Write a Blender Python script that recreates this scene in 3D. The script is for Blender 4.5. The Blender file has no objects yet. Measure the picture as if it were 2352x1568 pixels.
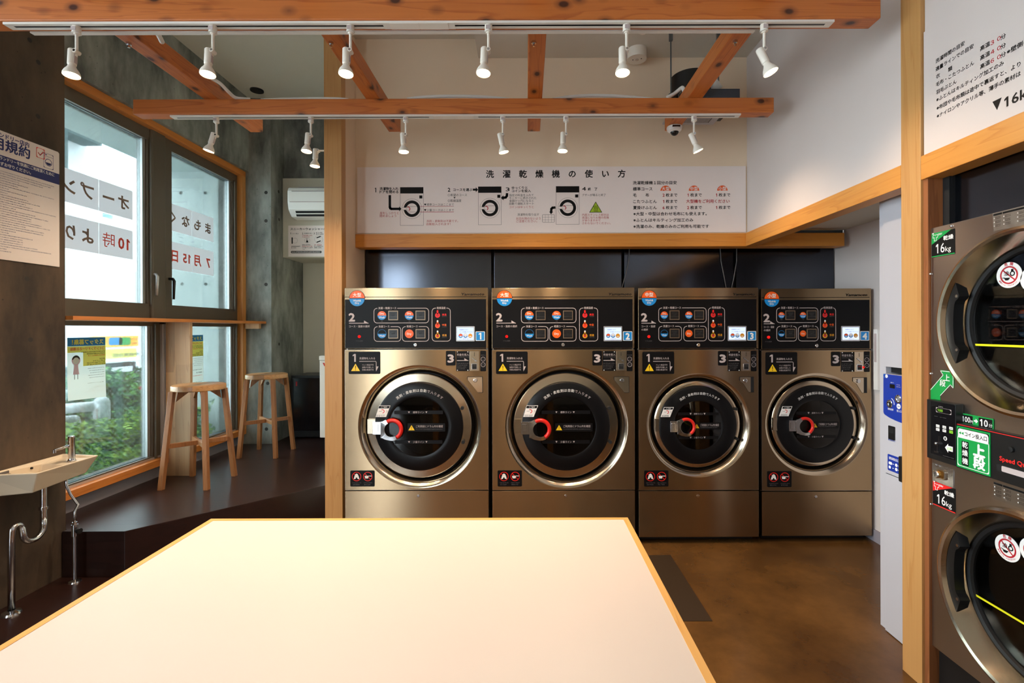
import bpy, math, random
from mathutils import Matrix, Vector
random.seed(7)
PI = math.pi
CX, CY, F, HC, RHO = 1210.0, 755.0, 1111.0, 1.55, 0.003
C_, S_ = math.cos(RHO), math.sin(RHO)
COL = bpy.context.scene.collection

def W(px, py, Y):
    u = (px - CX) / F * Y; v = (CY - py) / F * Y
    return Vector((u * C_ + v * S_, Y, HC - u * S_ + v * C_))
def WX(px, py, X):
    a = (px - CX) / F; b = (CY - py) / F
    Y = X / (a * C_ + b * S_)
    return Vector((X, Y, HC + (b * Y - X * S_) / C_))

# ------------------------------------------------------------------ materials
MATS = {}
def newmat(name):
    m = bpy.data.materials.new(name); m.use_nodes = True
    nt = m.node_tree; nt.nodes.clear()
    o = nt.nodes.new('ShaderNodeOutputMaterial')
    MATS[name] = m
    return m, nt, o
def N(nt, typ, **kw):
    n = nt.nodes.new(typ)
    for k, v in kw.items():
        if k in n.inputs: n.inputs[k].default_value = v
        else: setattr(n, k, v)
    return n
def srgb(r, g, b):
    f = lambda c: (c / 255 / 12.92) if c / 255 <= 0.04045 else ((c / 255 + 0.055) / 1.055) ** 2.4
    return (f(r), f(g), f(b), 1)
def princ(nt, o, col, rough=0.5, metal=0.0, spec=0.5, **kw):
    p = N(nt, 'ShaderNodeBsdfPrincipled')
    p.inputs['Base Color'].default_value = col
    p.inputs['Roughness'].default_value = rough
    p.inputs['Metallic'].default_value = metal
    p.inputs['Specular IOR Level'].default_value = spec
    for k, v in kw.items(): p.inputs[k.replace('_', ' ')].default_value = v
    nt.links.new(p.outputs[0], o.inputs[0])
    return p
def plain(name, rgb, rough=0.5, metal=0.0, spec=0.5, vary=0.04, scale=8.0, bump=0.0, **kw):
    m, nt, o = newmat(name)
    c = srgb(*rgb)
    p = princ(nt, o, c, rough, metal, spec, **kw)
    tc = N(nt, 'ShaderNodeTexCoord'); nz = N(nt, 'ShaderNodeTexNoise', Scale=scale, Detail=4.0)
    nt.links.new(tc.outputs['Object'], nz.inputs['Vector'])
    if vary:
        mx = N(nt, 'ShaderNodeMix', data_type='RGBA')
        mx.inputs[6].default_value = tuple(x * (1 - vary) for x in c[:3]) + (1,)
        mx.inputs[7].default_value = tuple(min(1, x * (1 + vary)) for x in c[:3]) + (1,)
        nt.links.new(nz.outputs['Fac'], mx.inputs[0]); nt.links.new(mx.outputs[2], p.inputs['Base Color'])
    if bump:
        b = N(nt, 'ShaderNodeBump', Strength=bump, Distance=0.002)
        nz2 = N(nt, 'ShaderNodeTexNoise', Scale=scale * 30, Detail=2.0)
        nt.links.new(tc.outputs['Object'], nz2.inputs['Vector'])
        nt.links.new(nz2.outputs['Fac'], b.inputs['Height']); nt.links.new(b.outputs[0], p.inputs['Normal'])
    return m
def emit(name, rgb, strength):
    m, nt, o = newmat(name)
    e = N(nt, 'ShaderNodeEmission'); e.inputs[0].default_value = srgb(*rgb); e.inputs[1].default_value = strength
    nt.links.new(e.outputs[0], o.inputs[0]); return m
def wood(name, light, dark, axis='X', knots=0.0, rough=0.5, grain=1.0, ring=7.0, knotcol=(70, 30, 12), seed=0.0, planks=0.0):
    m, nt, o = newmat(name)
    p = princ(nt, o, srgb(*light), rough)
    L = nt.links.new
    tc = N(nt, 'ShaderNodeTexCoord')
    mp = N(nt, 'ShaderNodeMapping')
    sc = {'X': (0.5, ring, ring), 'Y': (ring, 0.5, ring), 'Z': (ring, ring, 0.5)}[axis]
    mp.inputs['Scale'].default_value = sc
    mp.inputs['Location'].default_value = (seed, seed * 1.7, seed * 0.6)
    L(tc.outputs['Object'], mp.inputs['Vector'])
    n1 = N(nt, 'ShaderNodeTexNoise', Scale=1.3, Detail=3.0, Distortion=0.6)
    L(mp.outputs[0], n1.inputs['Vector'])
    # contour rings of the noise = cathedral grain
    mul = N(nt, 'ShaderNodeMath', operation='MULTIPLY'); mul.inputs[1].default_value = 9.0 * grain
    L(n1.outputs['Fac'], mul.inputs[0])
    fr = N(nt, 'ShaderNodeMath', operation='FRACT'); L(mul.outputs[0], fr.inputs[0])
    r1 = N(nt, 'ShaderNodeValToRGB')
    r1.color_ramp.elements[0].position = 0.0; r1.color_ramp.elements[0].color = (0, 0, 0, 1)
    r1.color_ramp.elements[1].position = 0.75; r1.color_ramp.elements[1].color = (.25, .25, .25, 1)
    e = r1.color_ramp.elements.new(0.93); e.color = (1, 1, 1, 1)
    e = r1.color_ramp.elements.new(1.0); e.color = (0, 0, 0, 1)
    L(fr.outputs[0], r1.inputs[0])
    # fine fibre
    mp2 = N(nt, 'ShaderNodeMapping')
    mp2.inputs['Scale'].default_value = {'X': (2, 90, 90), 'Y': (90, 2, 90), 'Z': (90, 90, 2)}[axis]
    L(tc.outputs['Object'], mp2.inputs['Vector'])
    n2 = N(nt, 'ShaderNodeTexNoise', Scale=1.0, Detail=3.0); L(mp2.outputs[0], n2.inputs['Vector'])
    a = N(nt, 'ShaderNodeMath', operation='MULTIPLY_ADD'); a.inputs[1].default_value = 0.5; a.inputs[2].default_value = -0.1
    L(n2.outputs['Fac'], a.inputs[0])
    s = N(nt, 'ShaderNodeMath', operation='MULTIPLY_ADD', use_clamp=True); s.inputs[1].default_value = 0.55
    L(r1.outputs[0], s.inputs[0]); L(a.outputs[0], s.inputs[2])
    mx = N(nt, 'ShaderNodeMix', data_type='RGBA')
    mx.inputs[6].default_value = srgb(*light); mx.inputs[7].default_value = srgb(*dark)
    L(s.outputs[0], mx.inputs[0])
    out = mx.outputs[2]
    if planks:
        mpb = N(nt, 'ShaderNodeMapping'); mpb.inputs['Scale'].default_value = {'X': (planks * .1, planks, planks), 'Y': (planks, planks * .1, planks), 'Z': (planks, planks, planks * .1)}[axis]
        L(tc.outputs['Object'], mpb.inputs['Vector'])
        vb = N(nt, 'ShaderNodeTexVoronoi', distance='CHEBYCHEV', Scale=1.0, Randomness=0.25); L(mpb.outputs[0], vb.inputs['Vector'])
        bw = N(nt, 'ShaderNodeSeparateColor'); L(vb.outputs['Color'], bw.inputs[0])
        hs = N(nt, 'ShaderNodeHueSaturation'); 
        mr = N(nt, 'ShaderNodeMapRange'); mr.inputs['To Min'].default_value = 0.65; mr.inputs['To Max'].default_value = 1.35
        L(bw.outputs[0], mr.inputs[0]); L(mr.outputs[0], hs.inputs['Value']); L(out, hs.inputs['Color']); out = hs.outputs[0]
    if knots:
        mp3 = N(nt, 'ShaderNodeMapping')
        k = knots
        mp3.inputs['Scale'].default_value = {'X': (k, k * 1.6, k * 1.6), 'Y': (k * 1.6, k, k * 1.6), 'Z': (k * 1.6, k * 1.6, k)}[axis]
        mp3.inputs['Location'].default_value = (seed * 3, seed, seed * 2)
        L(tc.outputs['Object'], mp3.inputs['Vector'])
        v = N(nt, 'ShaderNodeTexVoronoi', Scale=1.0); L(mp3.outputs[0], v.inputs['Vector'])
        r3 = N(nt, 'ShaderNodeValToRGB')
        r3.color_ramp.elements[0].position = 0.10; r3.color_ramp.elements[0].color = (1, 1, 1, 1)
        r3.color_ramp.elements[1].position = 0.30; r3.color_ramp.elements[1].color = (0, 0, 0, 1)
        e = r3.color_ramp.elements.new(0.16); e.color = (.45, .45, .45, 1)
        L(v.outputs['Distance'], r3.inputs[0])
        mx2 = N(nt, 'ShaderNodeMix', data_type='RGBA'); mx2.inputs[7].default_value = srgb(*knotcol)
        L(r3.outputs[0], mx2.inputs[0]); L(out, mx2.inputs[6]); out = mx2.outputs[2]
    L(out, p.inputs['Base Color'])
    b = N(nt, 'ShaderNodeBump', Strength=0.15, Distance=0.001)
    L(s.outputs[0], b.inputs['Height']); L(b.outputs[0], p.inputs['Normal'])
    return m
def concrete(name, c1, c2, rough=0.75, seed=0.0, scale=1.6, streak=True, pits=True):
    m, nt, o = newmat(name); L = nt.links.new
    p = princ(nt, o, srgb(*c1), rough)
    tc = N(nt, 'ShaderNodeTexCoord')
    mp = N(nt, 'ShaderNodeMapping'); mp.inputs['Location'].default_value = (seed, seed, seed)
    if streak: mp.inputs['Scale'].default_value = (1.6, 1.6, 0.6)
    L(tc.outputs['Object'], mp.inputs['Vector'])
    n = N(nt, 'ShaderNodeTexNoise', Scale=scale, Detail=8.0, Roughness=0.62); L(mp.outputs[0], n.inputs['Vector'])
    r = N(nt, 'ShaderNodeValToRGB')
    r.color_ramp.elements[0].position = 0.35; r.color_ramp.elements[0].color = srgb(*c2)
    r.color_ramp.elements[1].position = 0.68; r.color_ramp.elements[1].color = srgb(*c1)
    L(n.outputs['Fac'], r.inputs[0]); out = r.outputs[0]
    if pits:
        v = N(nt, 'ShaderNodeTexVoronoi', Scale=14.0); L(tc.outputs['Object'], v.inputs['Vector'])
        lt = N(nt, 'ShaderNodeMath', operation='LESS_THAN'); lt.inputs[1].default_value = 0.06; L(v.outputs['Distance'], lt.inputs[0])
        mx = N(nt, 'ShaderNodeMix', data_type='RGBA'); mx.inputs[7].default_value = tuple(x * .3 for x in srgb(*c2)[:3]) + (1,)
        ml = N(nt, 'ShaderNodeMath', operation='MULTIPLY'); ml.inputs[1].default_value = 0.7; L(lt.outputs[0], ml.inputs[0])
        L(ml.outputs[0], mx.inputs[0]); L(out, mx.inputs[6]); out = mx.outputs[2]
    L(out, p.inputs['Base Color'])
    nb = N(nt, 'ShaderNodeTexNoise', Scale=30.0, Detail=4.0); L(tc.outputs['Object'], nb.inputs['Vector'])
    b = N(nt, 'ShaderNodeBump', Strength=0.12, Distance=0.003); L(nb.outputs['Fac'], b.inputs['Height']); L(b.outputs[0], p.inputs['Normal'])
    return m, p, nt
def steel(name, rgb, rough=0.3, bump=0.12, aniso=0.0, axis='X', wob=0.0):
    m, nt, o = newmat(name); L = nt.links.new
    p = princ(nt, o, srgb(*rgb), rough, 1.0)
    p.inputs['Anisotropic'].default_value = aniso
    if aniso:
        t = N(nt, 'ShaderNodeCombineXYZ'); t.inputs[2].default_value = 1.0; L(t.outputs[0], p.inputs['Tangent'])
    tc = N(nt, 'ShaderNodeTexCoord'); mp = N(nt, 'ShaderNodeMapping')
    mp.inputs['Scale'].default_value = {'X': (6, 6, 900), 'Y': (6, 6, 900), 'C': (300, 300, 300)}[axis]
    L(tc.outputs['Object'], mp.inputs['Vector'])
    n = N(nt, 'ShaderNodeTexNoise', Scale=1.0, Detail=2.0); L(mp.outputs[0], n.inputs['Vector'])
    b = N(nt, 'ShaderNodeBump', Strength=bump, Distance=0.0006); L(n.outputs['Fac'], b.inputs['Height'])
    if wob:
        n2 = N(nt, 'ShaderNodeTexNoise', Scale=3.0, Detail=1.0); L(tc.outputs['Object'], n2.inputs['Vector'])
        b2 = N(nt, 'ShaderNodeBump', Strength=wob, Distance=0.02); L(n2.outputs['Fac'], b2.inputs['Height']); L(b2.outputs[0], b.inputs['Normal'])
    L(b.outputs[0], p.inputs['Normal'])
    return m
def glass(name, tint=(0.93, 0.97, 0.96), refl=1.0, wire=False, base=0.04):
    m, nt, o = newmat(name); L = nt.links.new
    t = N(nt, 'ShaderNodeBsdfTransparent'); t.inputs[0].default_value = (*tint, 1)
    g = N(nt, 'ShaderNodeBsdfGlossy'); g.inputs['Roughness'].default_value = 0.02
    fr = N(nt, 'ShaderNodeFresnel', IOR=1.5)
    ml = N(nt, 'ShaderNodeMath', operation='MULTIPLY'); ml.inputs[1].default_value = refl; L(fr.outputs[0], ml.inputs[0])
    mx = N(nt, 'ShaderNodeMixShader'); L(ml.outputs[0], mx.inputs[0]); L(t.outputs[0], mx.inputs[1]); L(g.outputs[0], mx.inputs[2])
    out = mx.outputs[0]
    if wire:
        tc = N(nt, 'ShaderNodeTexCoord'); sp = N(nt, 'ShaderNodeSeparateXYZ'); L(tc.outputs['Object'], sp.inputs[0])
        facs = []
        for sgn in (1, -1):
            a = N(nt, 'ShaderNodeMath', operation='MULTIPLY_ADD'); a.inputs[1].default_value = sgn; L(sp.outputs['Y'], a.inputs[0]); L(sp.outputs['Z'], a.inputs[2])
            b = N(nt, 'ShaderNodeMath', operation='MULTIPLY'); b.inputs[1].default_value = 1 / 0.048; L(a.outputs[0], b.inputs[0])
            c = N(nt, 'ShaderNodeMath', operation='FRACT'); L(b.outputs[0], c.inputs[0])
            d = N(nt, 'ShaderNodeMath', operation='LESS_THAN'); d.inputs[1].default_value = 0.032; L(c.outputs[0], d.inputs[0])
            facs.append(d)
        mxm = N(nt, 'ShaderNodeMath', operation='MAXIMUM'); L(facs[0].outputs[0], mxm.inputs[0]); L(facs[1].outputs[0], mxm.inputs[1])
        wd = N(nt, 'ShaderNodeBsdfPrincipled'); wd.inputs['Base Color'].default_value = (.35, .38, .38, 1); wd.inputs['Roughness'].default_value = .5
        mm = N(nt, 'ShaderNodeMath', operation='MULTIPLY'); mm.inputs[1].default_value = 0.34; L(mxm.outputs[0], mm.inputs[0])
        mw = N(nt, 'ShaderNodeMixShader'); L(mm.outputs[0], mw.inputs[0]); L(out, mw.inputs[1]); L(wd.outputs[0], mw.inputs[2]); out = mw.outputs[0]
    L(out, o.inputs[0]); return m
def paper(name, rgb, tr=0.5):
    m, nt, o = newmat(name); L = nt.links.new
    d = N(nt, 'ShaderNodeBsdfDiffuse'); d.inputs[0].default_value = srgb(*rgb)
    t = N(nt, 'ShaderNodeBsdfTranslucent'); t.inputs[0].default_value = srgb(*rgb)
    mx = N(nt, 'ShaderNodeMixShader'); mx.inputs[0].default_value = tr
    L(d.outputs[0], mx.inputs[1]); L(t.outputs[0], mx.inputs[2]); L(mx.outputs[0], o.inputs[0]); return m

wood('beam_wood', (200, 116, 52), (158, 76, 28), 'X', knots=6.0, ring=9, grain=.9, rough=.45)
wood('beam_wood_y', (200, 116, 52), (158, 76, 28), 'Y', knots=6.0, ring=9, grain=.9, rough=.45, seed=2.3)
wood('trim_wood', (212, 140, 56), (186, 110, 36), 'X', ring=8, grain=.8, rough=.4, seed=1.1)
wood('trim_wood_y', (208, 144, 66), (184, 114, 44), 'Y', ring=8, grain=.8, rough=.4, seed=4.1)
wood('post_wood', (194, 147, 90), (176, 123, 66), 'Z', ring=9, grain=.7, rough=.4, seed=.4)
wood('jamb_wood', (150, 92, 52), (116, 64, 32), 'Z', ring=9, grain=.7, rough=.5, seed=.9)
wood('casing_wood', (206, 128, 58), (180, 100, 42), 'Y', ring=8, grain=.7, rough=.4, seed=3.3)
wood('casing_wood_z', (214, 150, 84), (188, 118, 58), 'Z', ring=8, grain=.7, rough=.4, seed=3.7)
wood('panel_wood', (196, 158, 118), (168, 126, 88), 'Z', ring=9, grain=.8, rough=.45, seed=5.2, planks=9.0)
wood('stool_wood', (156, 102, 60), (108, 64, 34), 'Z', ring=14, grain=.8, rough=.38, seed=6.2)
wood('stool_seat_wood', (176, 130, 84), (134, 90, 54), 'Y', ring=10, grain=.8, rough=.35, seed=6.8, planks=9.0)
wood('edge_wood', (208, 156, 86), (188, 130, 62), 'X', ring=12, grain=.6, rough=.35, seed=7.2)
wood('edge_wood_y', (208, 156, 86), (188, 130, 62), 'Y', ring=12, grain=.6, rough=.35, seed=7.6)
wood('dark_board', (40, 21, 17), (24, 13, 11), 'X', ring=5, grain=.5, rough=.3, seed=8.2)
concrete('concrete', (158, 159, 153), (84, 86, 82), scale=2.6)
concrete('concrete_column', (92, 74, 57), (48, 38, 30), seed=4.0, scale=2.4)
concrete('concrete_out', (228, 234, 232), (204, 214, 212), seed=9.0)
m, p, nt = concrete('floor_concrete', (102, 69, 33), (68, 44, 20), rough=0.26, seed=2.0, scale=2.2, streak=False, pits=False)
plain('wall_white_warmed', (232, 210, 184), .85, vary=.02, bump=.08, scale=5)  # white paint with the warm lamp light put into its tint
plain('wall_right_white', (206, 195, 190), .85, vary=.02, bump=.08, scale=5)
plain('ceiling_paint', (206, 200, 188), .9, vary=.02, bump=.05)
plain('beige_wall', (196, 190, 174), .9, vary=.03)
plain('sign_board', (236, 224, 220), .45, vary=.01)
plain('white_metal', (226, 222, 214), .35, vary=.01)
plain('lamp_white', (232, 224, 212), .35, vary=.01)
plain('white_plastic', (228, 226, 222), .3, vary=.01)
plain('panel_white', (180, 178, 184), .4, vary=.01)
plain('ceramic', (220, 204, 180), .08, vary=.0, spec=.6)
plain('table_white', (196, 180, 168), .42, vary=.01)
plain('black_gloss', (14, 14, 17), .16, vary=0)
plain('black_print', (14, 13, 15), .4, vary=0, spec=.18)
plain('frame_bronze', (150, 128, 106), .38, metal=.8, vary=0)
plain('black_rubber', (10, 10, 11), .5, vary=.1)
plain('black_door', (14, 14, 16), .3, vary=0, spec=.25)
plain('black_void', (5, 5, 6), .7, vary=0)
plain('black_steel', (80, 84, 93), .15, vary=.03, metal=1.0)
plain('black_plastic', (18, 18, 19), .35, vary=.0)
plain('frame_brown', (98, 88, 76), .4, vary=.03, metal=.3)
plain('frame_silver', (206, 208, 210), .3, metal=.7, vary=.01)
plain('ink_black', (14, 13, 13), .6, vary=0, spec=.2)
plain('ink_red', (176, 22, 34), .55, vary=0)
plain('ink_red_bright', (222, 30, 26), .5, vary=0)
plain('ink_navy', (34, 44, 112), .6, vary=0)
plain('ink_grey', (92, 88, 88), .6, vary=0)
plain('label_grey', (186, 172, 170), .4, vary=0)
plain('label_white', (236, 232, 228), .4, vary=0)
plain('label_orange', (232, 92, 22), .35, vary=0)
plain('label_blue', (20, 132, 204), .35, vary=0)
plain('label_yellow', (240, 196, 24), .35, vary=0)
plain('label_amber', (216, 148, 30), .35, vary=0)
plain('label_green', (18, 146, 66), .35, vary=0)
plain('label_lime', (160, 190, 40), .45, vary=0)
plain('handle_red', (214, 34, 24), .28, vary=0)
plain('changer_blue', (20, 50, 150), .35, vary=0)
plain('seal_yellow', (226, 222, 20), .5, vary=0)
plain('baseboard_grey', (140, 134, 142), .6, vary=0)
plain('rod_metal', (110, 116, 120), .35, metal=.8)
plain('brass_inner', (190, 140, 70), .25, metal=1.0)
plain('pavement_sunlit', (188, 190, 190), .9)  # ground colour raised to a sunlit tone, bounces light under the soffit
plain('guard_white', (236, 238, 240), .35)
plain('facade_white', (236, 238, 240), .8)
plain('facade_dark', (70, 90, 92), .8)
plain('facade_glass', (150, 190, 204), .2)
plain('truck_white', (236, 240, 240), .35)
plain('banner_orange', (250, 184, 60), .6)
plain('banner_yellow', (236, 230, 120), .6)
plain('pole_red', (200, 40, 50), .5)
plain('bark', (80, 60, 44), .8)
plain('hole_plug', (48, 46, 43), .85)
plain('hatch_steel', (50, 37, 25), .4, metal=.1, vary=.06)
steel('stainless', (166, 142, 112), .27, .05, .95)
steel('stainless_side', (170, 160, 150), .35, .08)
steel('stainless_ring', (200, 184, 162), .18, .03, axis='C')
steel('stainless_dryer', (176, 164, 154), .34, .05, .9, 'Y')
steel('chrome', (205, 205, 208), .13, .0, axis='C')
steel('drum_metal', (92, 92, 96), .4, .2, axis='C')
glass('window_glass', (0.90, 0.965, 0.955), .9, wire=True)
glass('shop_glass', (0.97, 0.98, 0.98), .9)
glass('door_glass', (0.36, 0.34, 0.33), .75)
paper('sheet_paper', (214, 212, 218), .125)
paper('sheet_ink', (140, 120, 108), .13)
paper('sheet_red', (224, 96, 84), .14)
paper('poster_paper', (214, 226, 222), .14)
paper('poster_blue', (66, 134, 184), .14)
paper('poster_yellow', (232, 232, 124), .14)
paper('poster_pink', (216, 190, 200), .14)
paper('poster_dark', (70, 70, 60), .14)
for i, c in enumerate([(104, 158, 72), (60, 112, 66), (168, 206, 84), (34, 70, 42)]): plain('leaf_%d' % i, c, .5, vary=.15)
emit('lamp_glow', (255, 222, 170), 30.0)
emit('screen_glow', (200, 214, 255), 1.6)
emit('red_glow', (255, 20, 16), 3.0)
emit('led_green', (150, 220, 60), 1.2)
emit('led_dim', (120, 116, 110), 0.25)

# ------------------------------------------------------------------ mesh builder
GLY = {}
def ONE_RAW(s):
    k = ('raw', s)
    if k in GLY: return GLY[k]
    c = bpy.data.curves.new('t', 'FONT'); c.body = s; c.size = 1; c.resolution_u = 2
    o = bpy.data.objects.new('t', c); COL.objects.link(o)
    dg = bpy.context.evaluated_depsgraph_get(); dg.update()
    me = bpy.data.meshes.new_from_object(o.evaluated_get(dg)); xs = [v.co.x for v in me.vertices]; ys = [v.co.y for v in me.vertices]
    bpy.data.objects.remove(o); bpy.data.curves.remove(c); bpy.data.meshes.remove(me)
    GLY[k] = (min(xs), max(xs), max(ys)); return GLY[k]
def glyphs(s, off=0):
    k = (s, off)
    if k in GLY: return GLY[k]
    c = bpy.data.curves.new('t', 'FONT'); c.body = s; c.size = 1; c.resolution_u = 2; c.offset = off
    o = bpy.data.objects.new('t', c); COL.objects.link(o)
    dg = bpy.context.evaluated_depsgraph_get(); dg.update()
    me = bpy.data.meshes.new_from_object(o.evaluated_get(dg))
    vs = [(v.co.x, v.co.y) for v in me.vertices]; fs = [tuple(p.vertices) for p in me.polygons]
    bpy.data.objects.remove(o); bpy.data.curves.remove(c); bpy.data.meshes.remove(me)
    if not vs: vs = [(0, 0)]
    x0 = min(v[0] for v in vs); x1 = max(v[0] for v in vs)
    if '1' in s and len(s) > 1 or s == '1':
        for i, ch in enumerate(s):
            if ch != '1': continue
            if s == '1': xr, xl = x1, x0
            else:
                g1 = ONE_RAW(s[:i + 1]); g0 = ONE_RAW('1'); xr = g1[1]; xl = xr - (g0[1] - g0[0])
            h = max(v[1] for v in vs) if len(s) == 1 else ONE_RAW('1')[2]
            n = len(vs); vs = vs + [(xl, h), (xl, h - .15), (xl - .14, h - .22), (xl - .14, h - .11)]; fs = fs + [(n, n + 3, n + 2, n + 1)]
        x0 = min(v[0] for v in vs)
    # orient faces toward +z
    out = []
    for f in fs:
        a, b, d = (vs[f[0]], vs[f[1]], vs[f[2]])
        ar = sum(vs[f[i]][0] * vs[f[(i + 1) % len(f)]][1] - vs[f[(i + 1) % len(f)]][0] * vs[f[i]][1] for i in range(len(f)))
        out.append(f if ar > 0 else tuple(reversed(f)))
    GLY[k] = (vs, out, x0, x1)
    return GLY[k]

class MB:
    def one(s, x, y, h, w, mat, sw=.2):
        k = h * sw; s.poly([(x - k * .5, y - h / 2), (x + k * .5, y - h / 2), (x + k * .5, y + h / 2), (x - k * .5, y + h / 2)], w, mat); s.poly([(x - k * .5, y - h / 2), (x - k * .5, y - h / 2 + k * 1.0), (x - k * 1.5, y - h / 2 + k * 1.5), (x - k * 1.5, y - h / 2 + k * .75)], w, mat)
    def __init__(s, X=None):
        s.v = []; s.f = []; s.m = []; s.sm = []; s.mats = []; s.X = X or Matrix.Identity(4)
    def mi(s, mat):
        if mat not in s.mats: s.mats.append(mat)
        return s.mats.index(mat)
    def add(s, vs, fs, mat, smooth=False):
        n = len(s.v)
        s.v += [s.X @ Vector(v) for v in vs]
        i = s.mi(mat)
        for f in fs: s.f.append(tuple(a + n for a in f)); s.m.append(i); s.sm.append(smooth)
    def box(s, x0, x1, y0, y1, z0, z1, mat):
        if x0 > x1: x0, x1 = x1, x0
        if y0 > y1: y0, y1 = y1, y0
        if z0 > z1: z0, z1 = z1, z0
        vs = [(x, y, z) for z in (z0, z1) for y in (y0, y1) for x in (x0, x1)]
        s.add(vs, [(0, 2, 3, 1), (4, 5, 7, 6), (0, 1, 5, 4), (2, 6, 7, 3), (0, 4, 6, 2), (1, 3, 7, 5)], mat)
    def hexa(s, bot, top, mat):   # 4 bottom pts ccw from above, 4 top pts
        s.add(list(bot) + list(top), [(3, 2, 1, 0), (4, 5, 6, 7), (0, 1, 5, 4), (1, 2, 6, 5), (2, 3, 7, 6), (3, 0, 4, 7)], mat)
    @staticmethod
    def runs(prof):
        out = [[prof[0]]]
        for i in range(1, len(prof)):
            out[-1].append(prof[i])
            if i < len(prof) - 1:
                a = Vector((prof[i][0] - prof[i - 1][0], prof[i][1] - prof[i - 1][1])); c = Vector((prof[i + 1][0] - prof[i][0], prof[i + 1][1] - prof[i][1]))
                if a.length > 1e-9 and c.length > 1e-9 and a.angle(c) > .6: out.append([prof[i]])
        return out
    def lathe(s, prof, mat, n=32, M=None, a0=0, a1=2 * PI, smooth=True):
        for r in s.runs(prof): s.lathe1(r, mat, n, M, a0, a1, smooth)
    def lathe1(s, prof, mat, n=32, M=None, a0=0, a1=2 * PI, smooth=True):
        M = M or Matrix.Identity(4); full = abs(a1 - a0 - 2 * PI) < 1e-6
        k = n if full else n + 1; vs = []; fs = []
        for j in range(k):
            a = a0 + (a1 - a0) * j / n
            for r, h in prof: vs.append(M @ Vector((r * math.cos(a), r * math.sin(a), h)))
        P = len(prof)
        for j in range(n):
            j2 = (j + 1) % k
            for i in range(P - 1):
                q = (j * P + i, j2 * P + i, j2 * P + i + 1, j * P + i + 1)
                if prof[i][0] < 1e-7: q = (q[0], q[2], q[3])
                elif prof[i + 1][0] < 1e-7: q = (q[0], q[1], q[2])
                fs.append(q)
        s.add(vs, fs, mat, smooth)
    def cyl(s, p0, p1, r0, mat, r1=None, n=20, smooth=True):
        p0 = Vector(p0); p1 = Vector(p1); r1 = r0 if r1 is None else r1
        d = p1 - p0; q = d.to_track_quat('Z', 'Y').to_matrix().to_4x4(); q.translation = p0; h = d.length
        s.lathe([(0, 0), (r0, 0)], mat, n, q, smooth=False); s.lathe([(r0, 0), (r1, h)], mat, n, q, smooth=smooth); s.lathe([(r1, h), (0, h)], mat, n, q, smooth=False)
    def tube(s, pts, r, mat, n=12):
        pts = [Vector(p) for p in pts]; rs = r if isinstance(r, (list, tuple)) else [r] * len(pts)
        vs = []; fs = []; up = Vector((0, 0, 1)); prev = None
        for i, p in enumerate(pts):
            t = (pts[min(i + 1, len(pts) - 1)] - pts[max(i - 1, 0)]).normalized()
            if prev is None:
                a = t.orthogonal().normalized()
            else:
                a = (prev - t * prev.dot(t)).normalized()
            prev = a; b = t.cross(a)
            for j in range(n):
                g = 2 * PI * j / n; vs.append(p + (a * math.cos(g) + b * math.sin(g)) * rs[i])
        for i in range(len(pts) - 1):
            for j in range(n):
                fs.append((i * n + j, i * n + (j + 1) % n, (i + 1) * n + (j + 1) % n, (i + 1) * n + j))
        fs.append(tuple(reversed(range(n)))); L = (len(pts) - 1) * n; fs.append(tuple(range(L, L + n)))
        s.add(vs, fs, mat, True)
    def sphere(s, c, r, mat, n=16, m=10, sz=1.0):
        prof = [(r * math.sin(PI * i / m), -r * sz * math.cos(PI * i / m)) for i in range(m + 1)]
        prof[0] = (0, prof[0][1]); prof[-1] = (0, prof[-1][1])
        s.lathe(prof, mat, n, Matrix.Translation(Vector(c)))
    def extr(s, prof, x0, x1, mat):    # profile of (y,z) extruded along x ; ccw seen from +x
        k = len(prof)
        vs = [(x0, y, z) for y, z in prof] + [(x1, y, z) for y, z in prof]
        fs = [tuple(reversed(range(k))), tuple(range(k, 2 * k))] + [(i, (i + 1) % k, k + (i + 1) % k, k + i) for i in range(k)]
        s.add(vs, fs, mat)
    # ---- flat drawing in the local frame, y measured downward, w outward (metres)
    def poly(s, pts, w, mat, t=0.0):
        ar = sum(pts[i][0] * -pts[(i + 1) % len(pts)][1] + pts[(i + 1) % len(pts)][0] * pts[i][1] for i in range(len(pts)))
        if ar < 0: pts = list(reversed(pts))
        k = len(pts)
        if t <= 0:
            s.add([(x, -y, w) for x, y in pts], [tuple(range(k))], mat)
        else:
            vs = [(x, -y, w) for x, y in pts] + [(x, -y, w - t) for x, y in pts]
            s.add(vs, [tuple(range(k)), tuple(reversed(range(k, 2 * k)))] + [(k + i, k + (i + 1) % k, (i + 1) % k, i) for i in range(k)], mat)
    def rect(s, x0, y0, x1, y1, w, mat, t=0.0): s.poly([(x0, y0), (x1, y0), (x1, y1), (x0, y1)], w, mat, t)
    def rr(s, x0, y0, x1, y1, r, w, mat, t=0.0, n=5): s.poly(s.rrp(x0, y0, x1, y1, r, n), w, mat, t)
    @staticmethod
    def rrp(x0, y0, x1, y1, r, n=5):
        P = []
        for cx, cy, a in ((x1 - r, y0 + r, -PI / 2), (x1 - r, y1 - r, 0), (x0 + r, y1 - r, PI / 2), (x0 + r, y0 + r, PI)):
            for i in range(n + 1):
                b = a + PI / 2 * i / n; P.append((cx + r * math.cos(b), cy + r * math.sin(b)))
        return P
    def disc(s, cx, cy, r, w, mat, n=28, a0=0, a1=2 * PI, t=0.0):
        full = abs(a1 - a0 - 2 * PI) < 1e-6; k = n if full else n + 1
        s.poly([(cx + r * math.cos(a0 + (a1 - a0) * i / n), cy + r * math.sin(a0 + (a1 - a0) * i / n)) for i in range(k)], w, mat, t)
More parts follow.
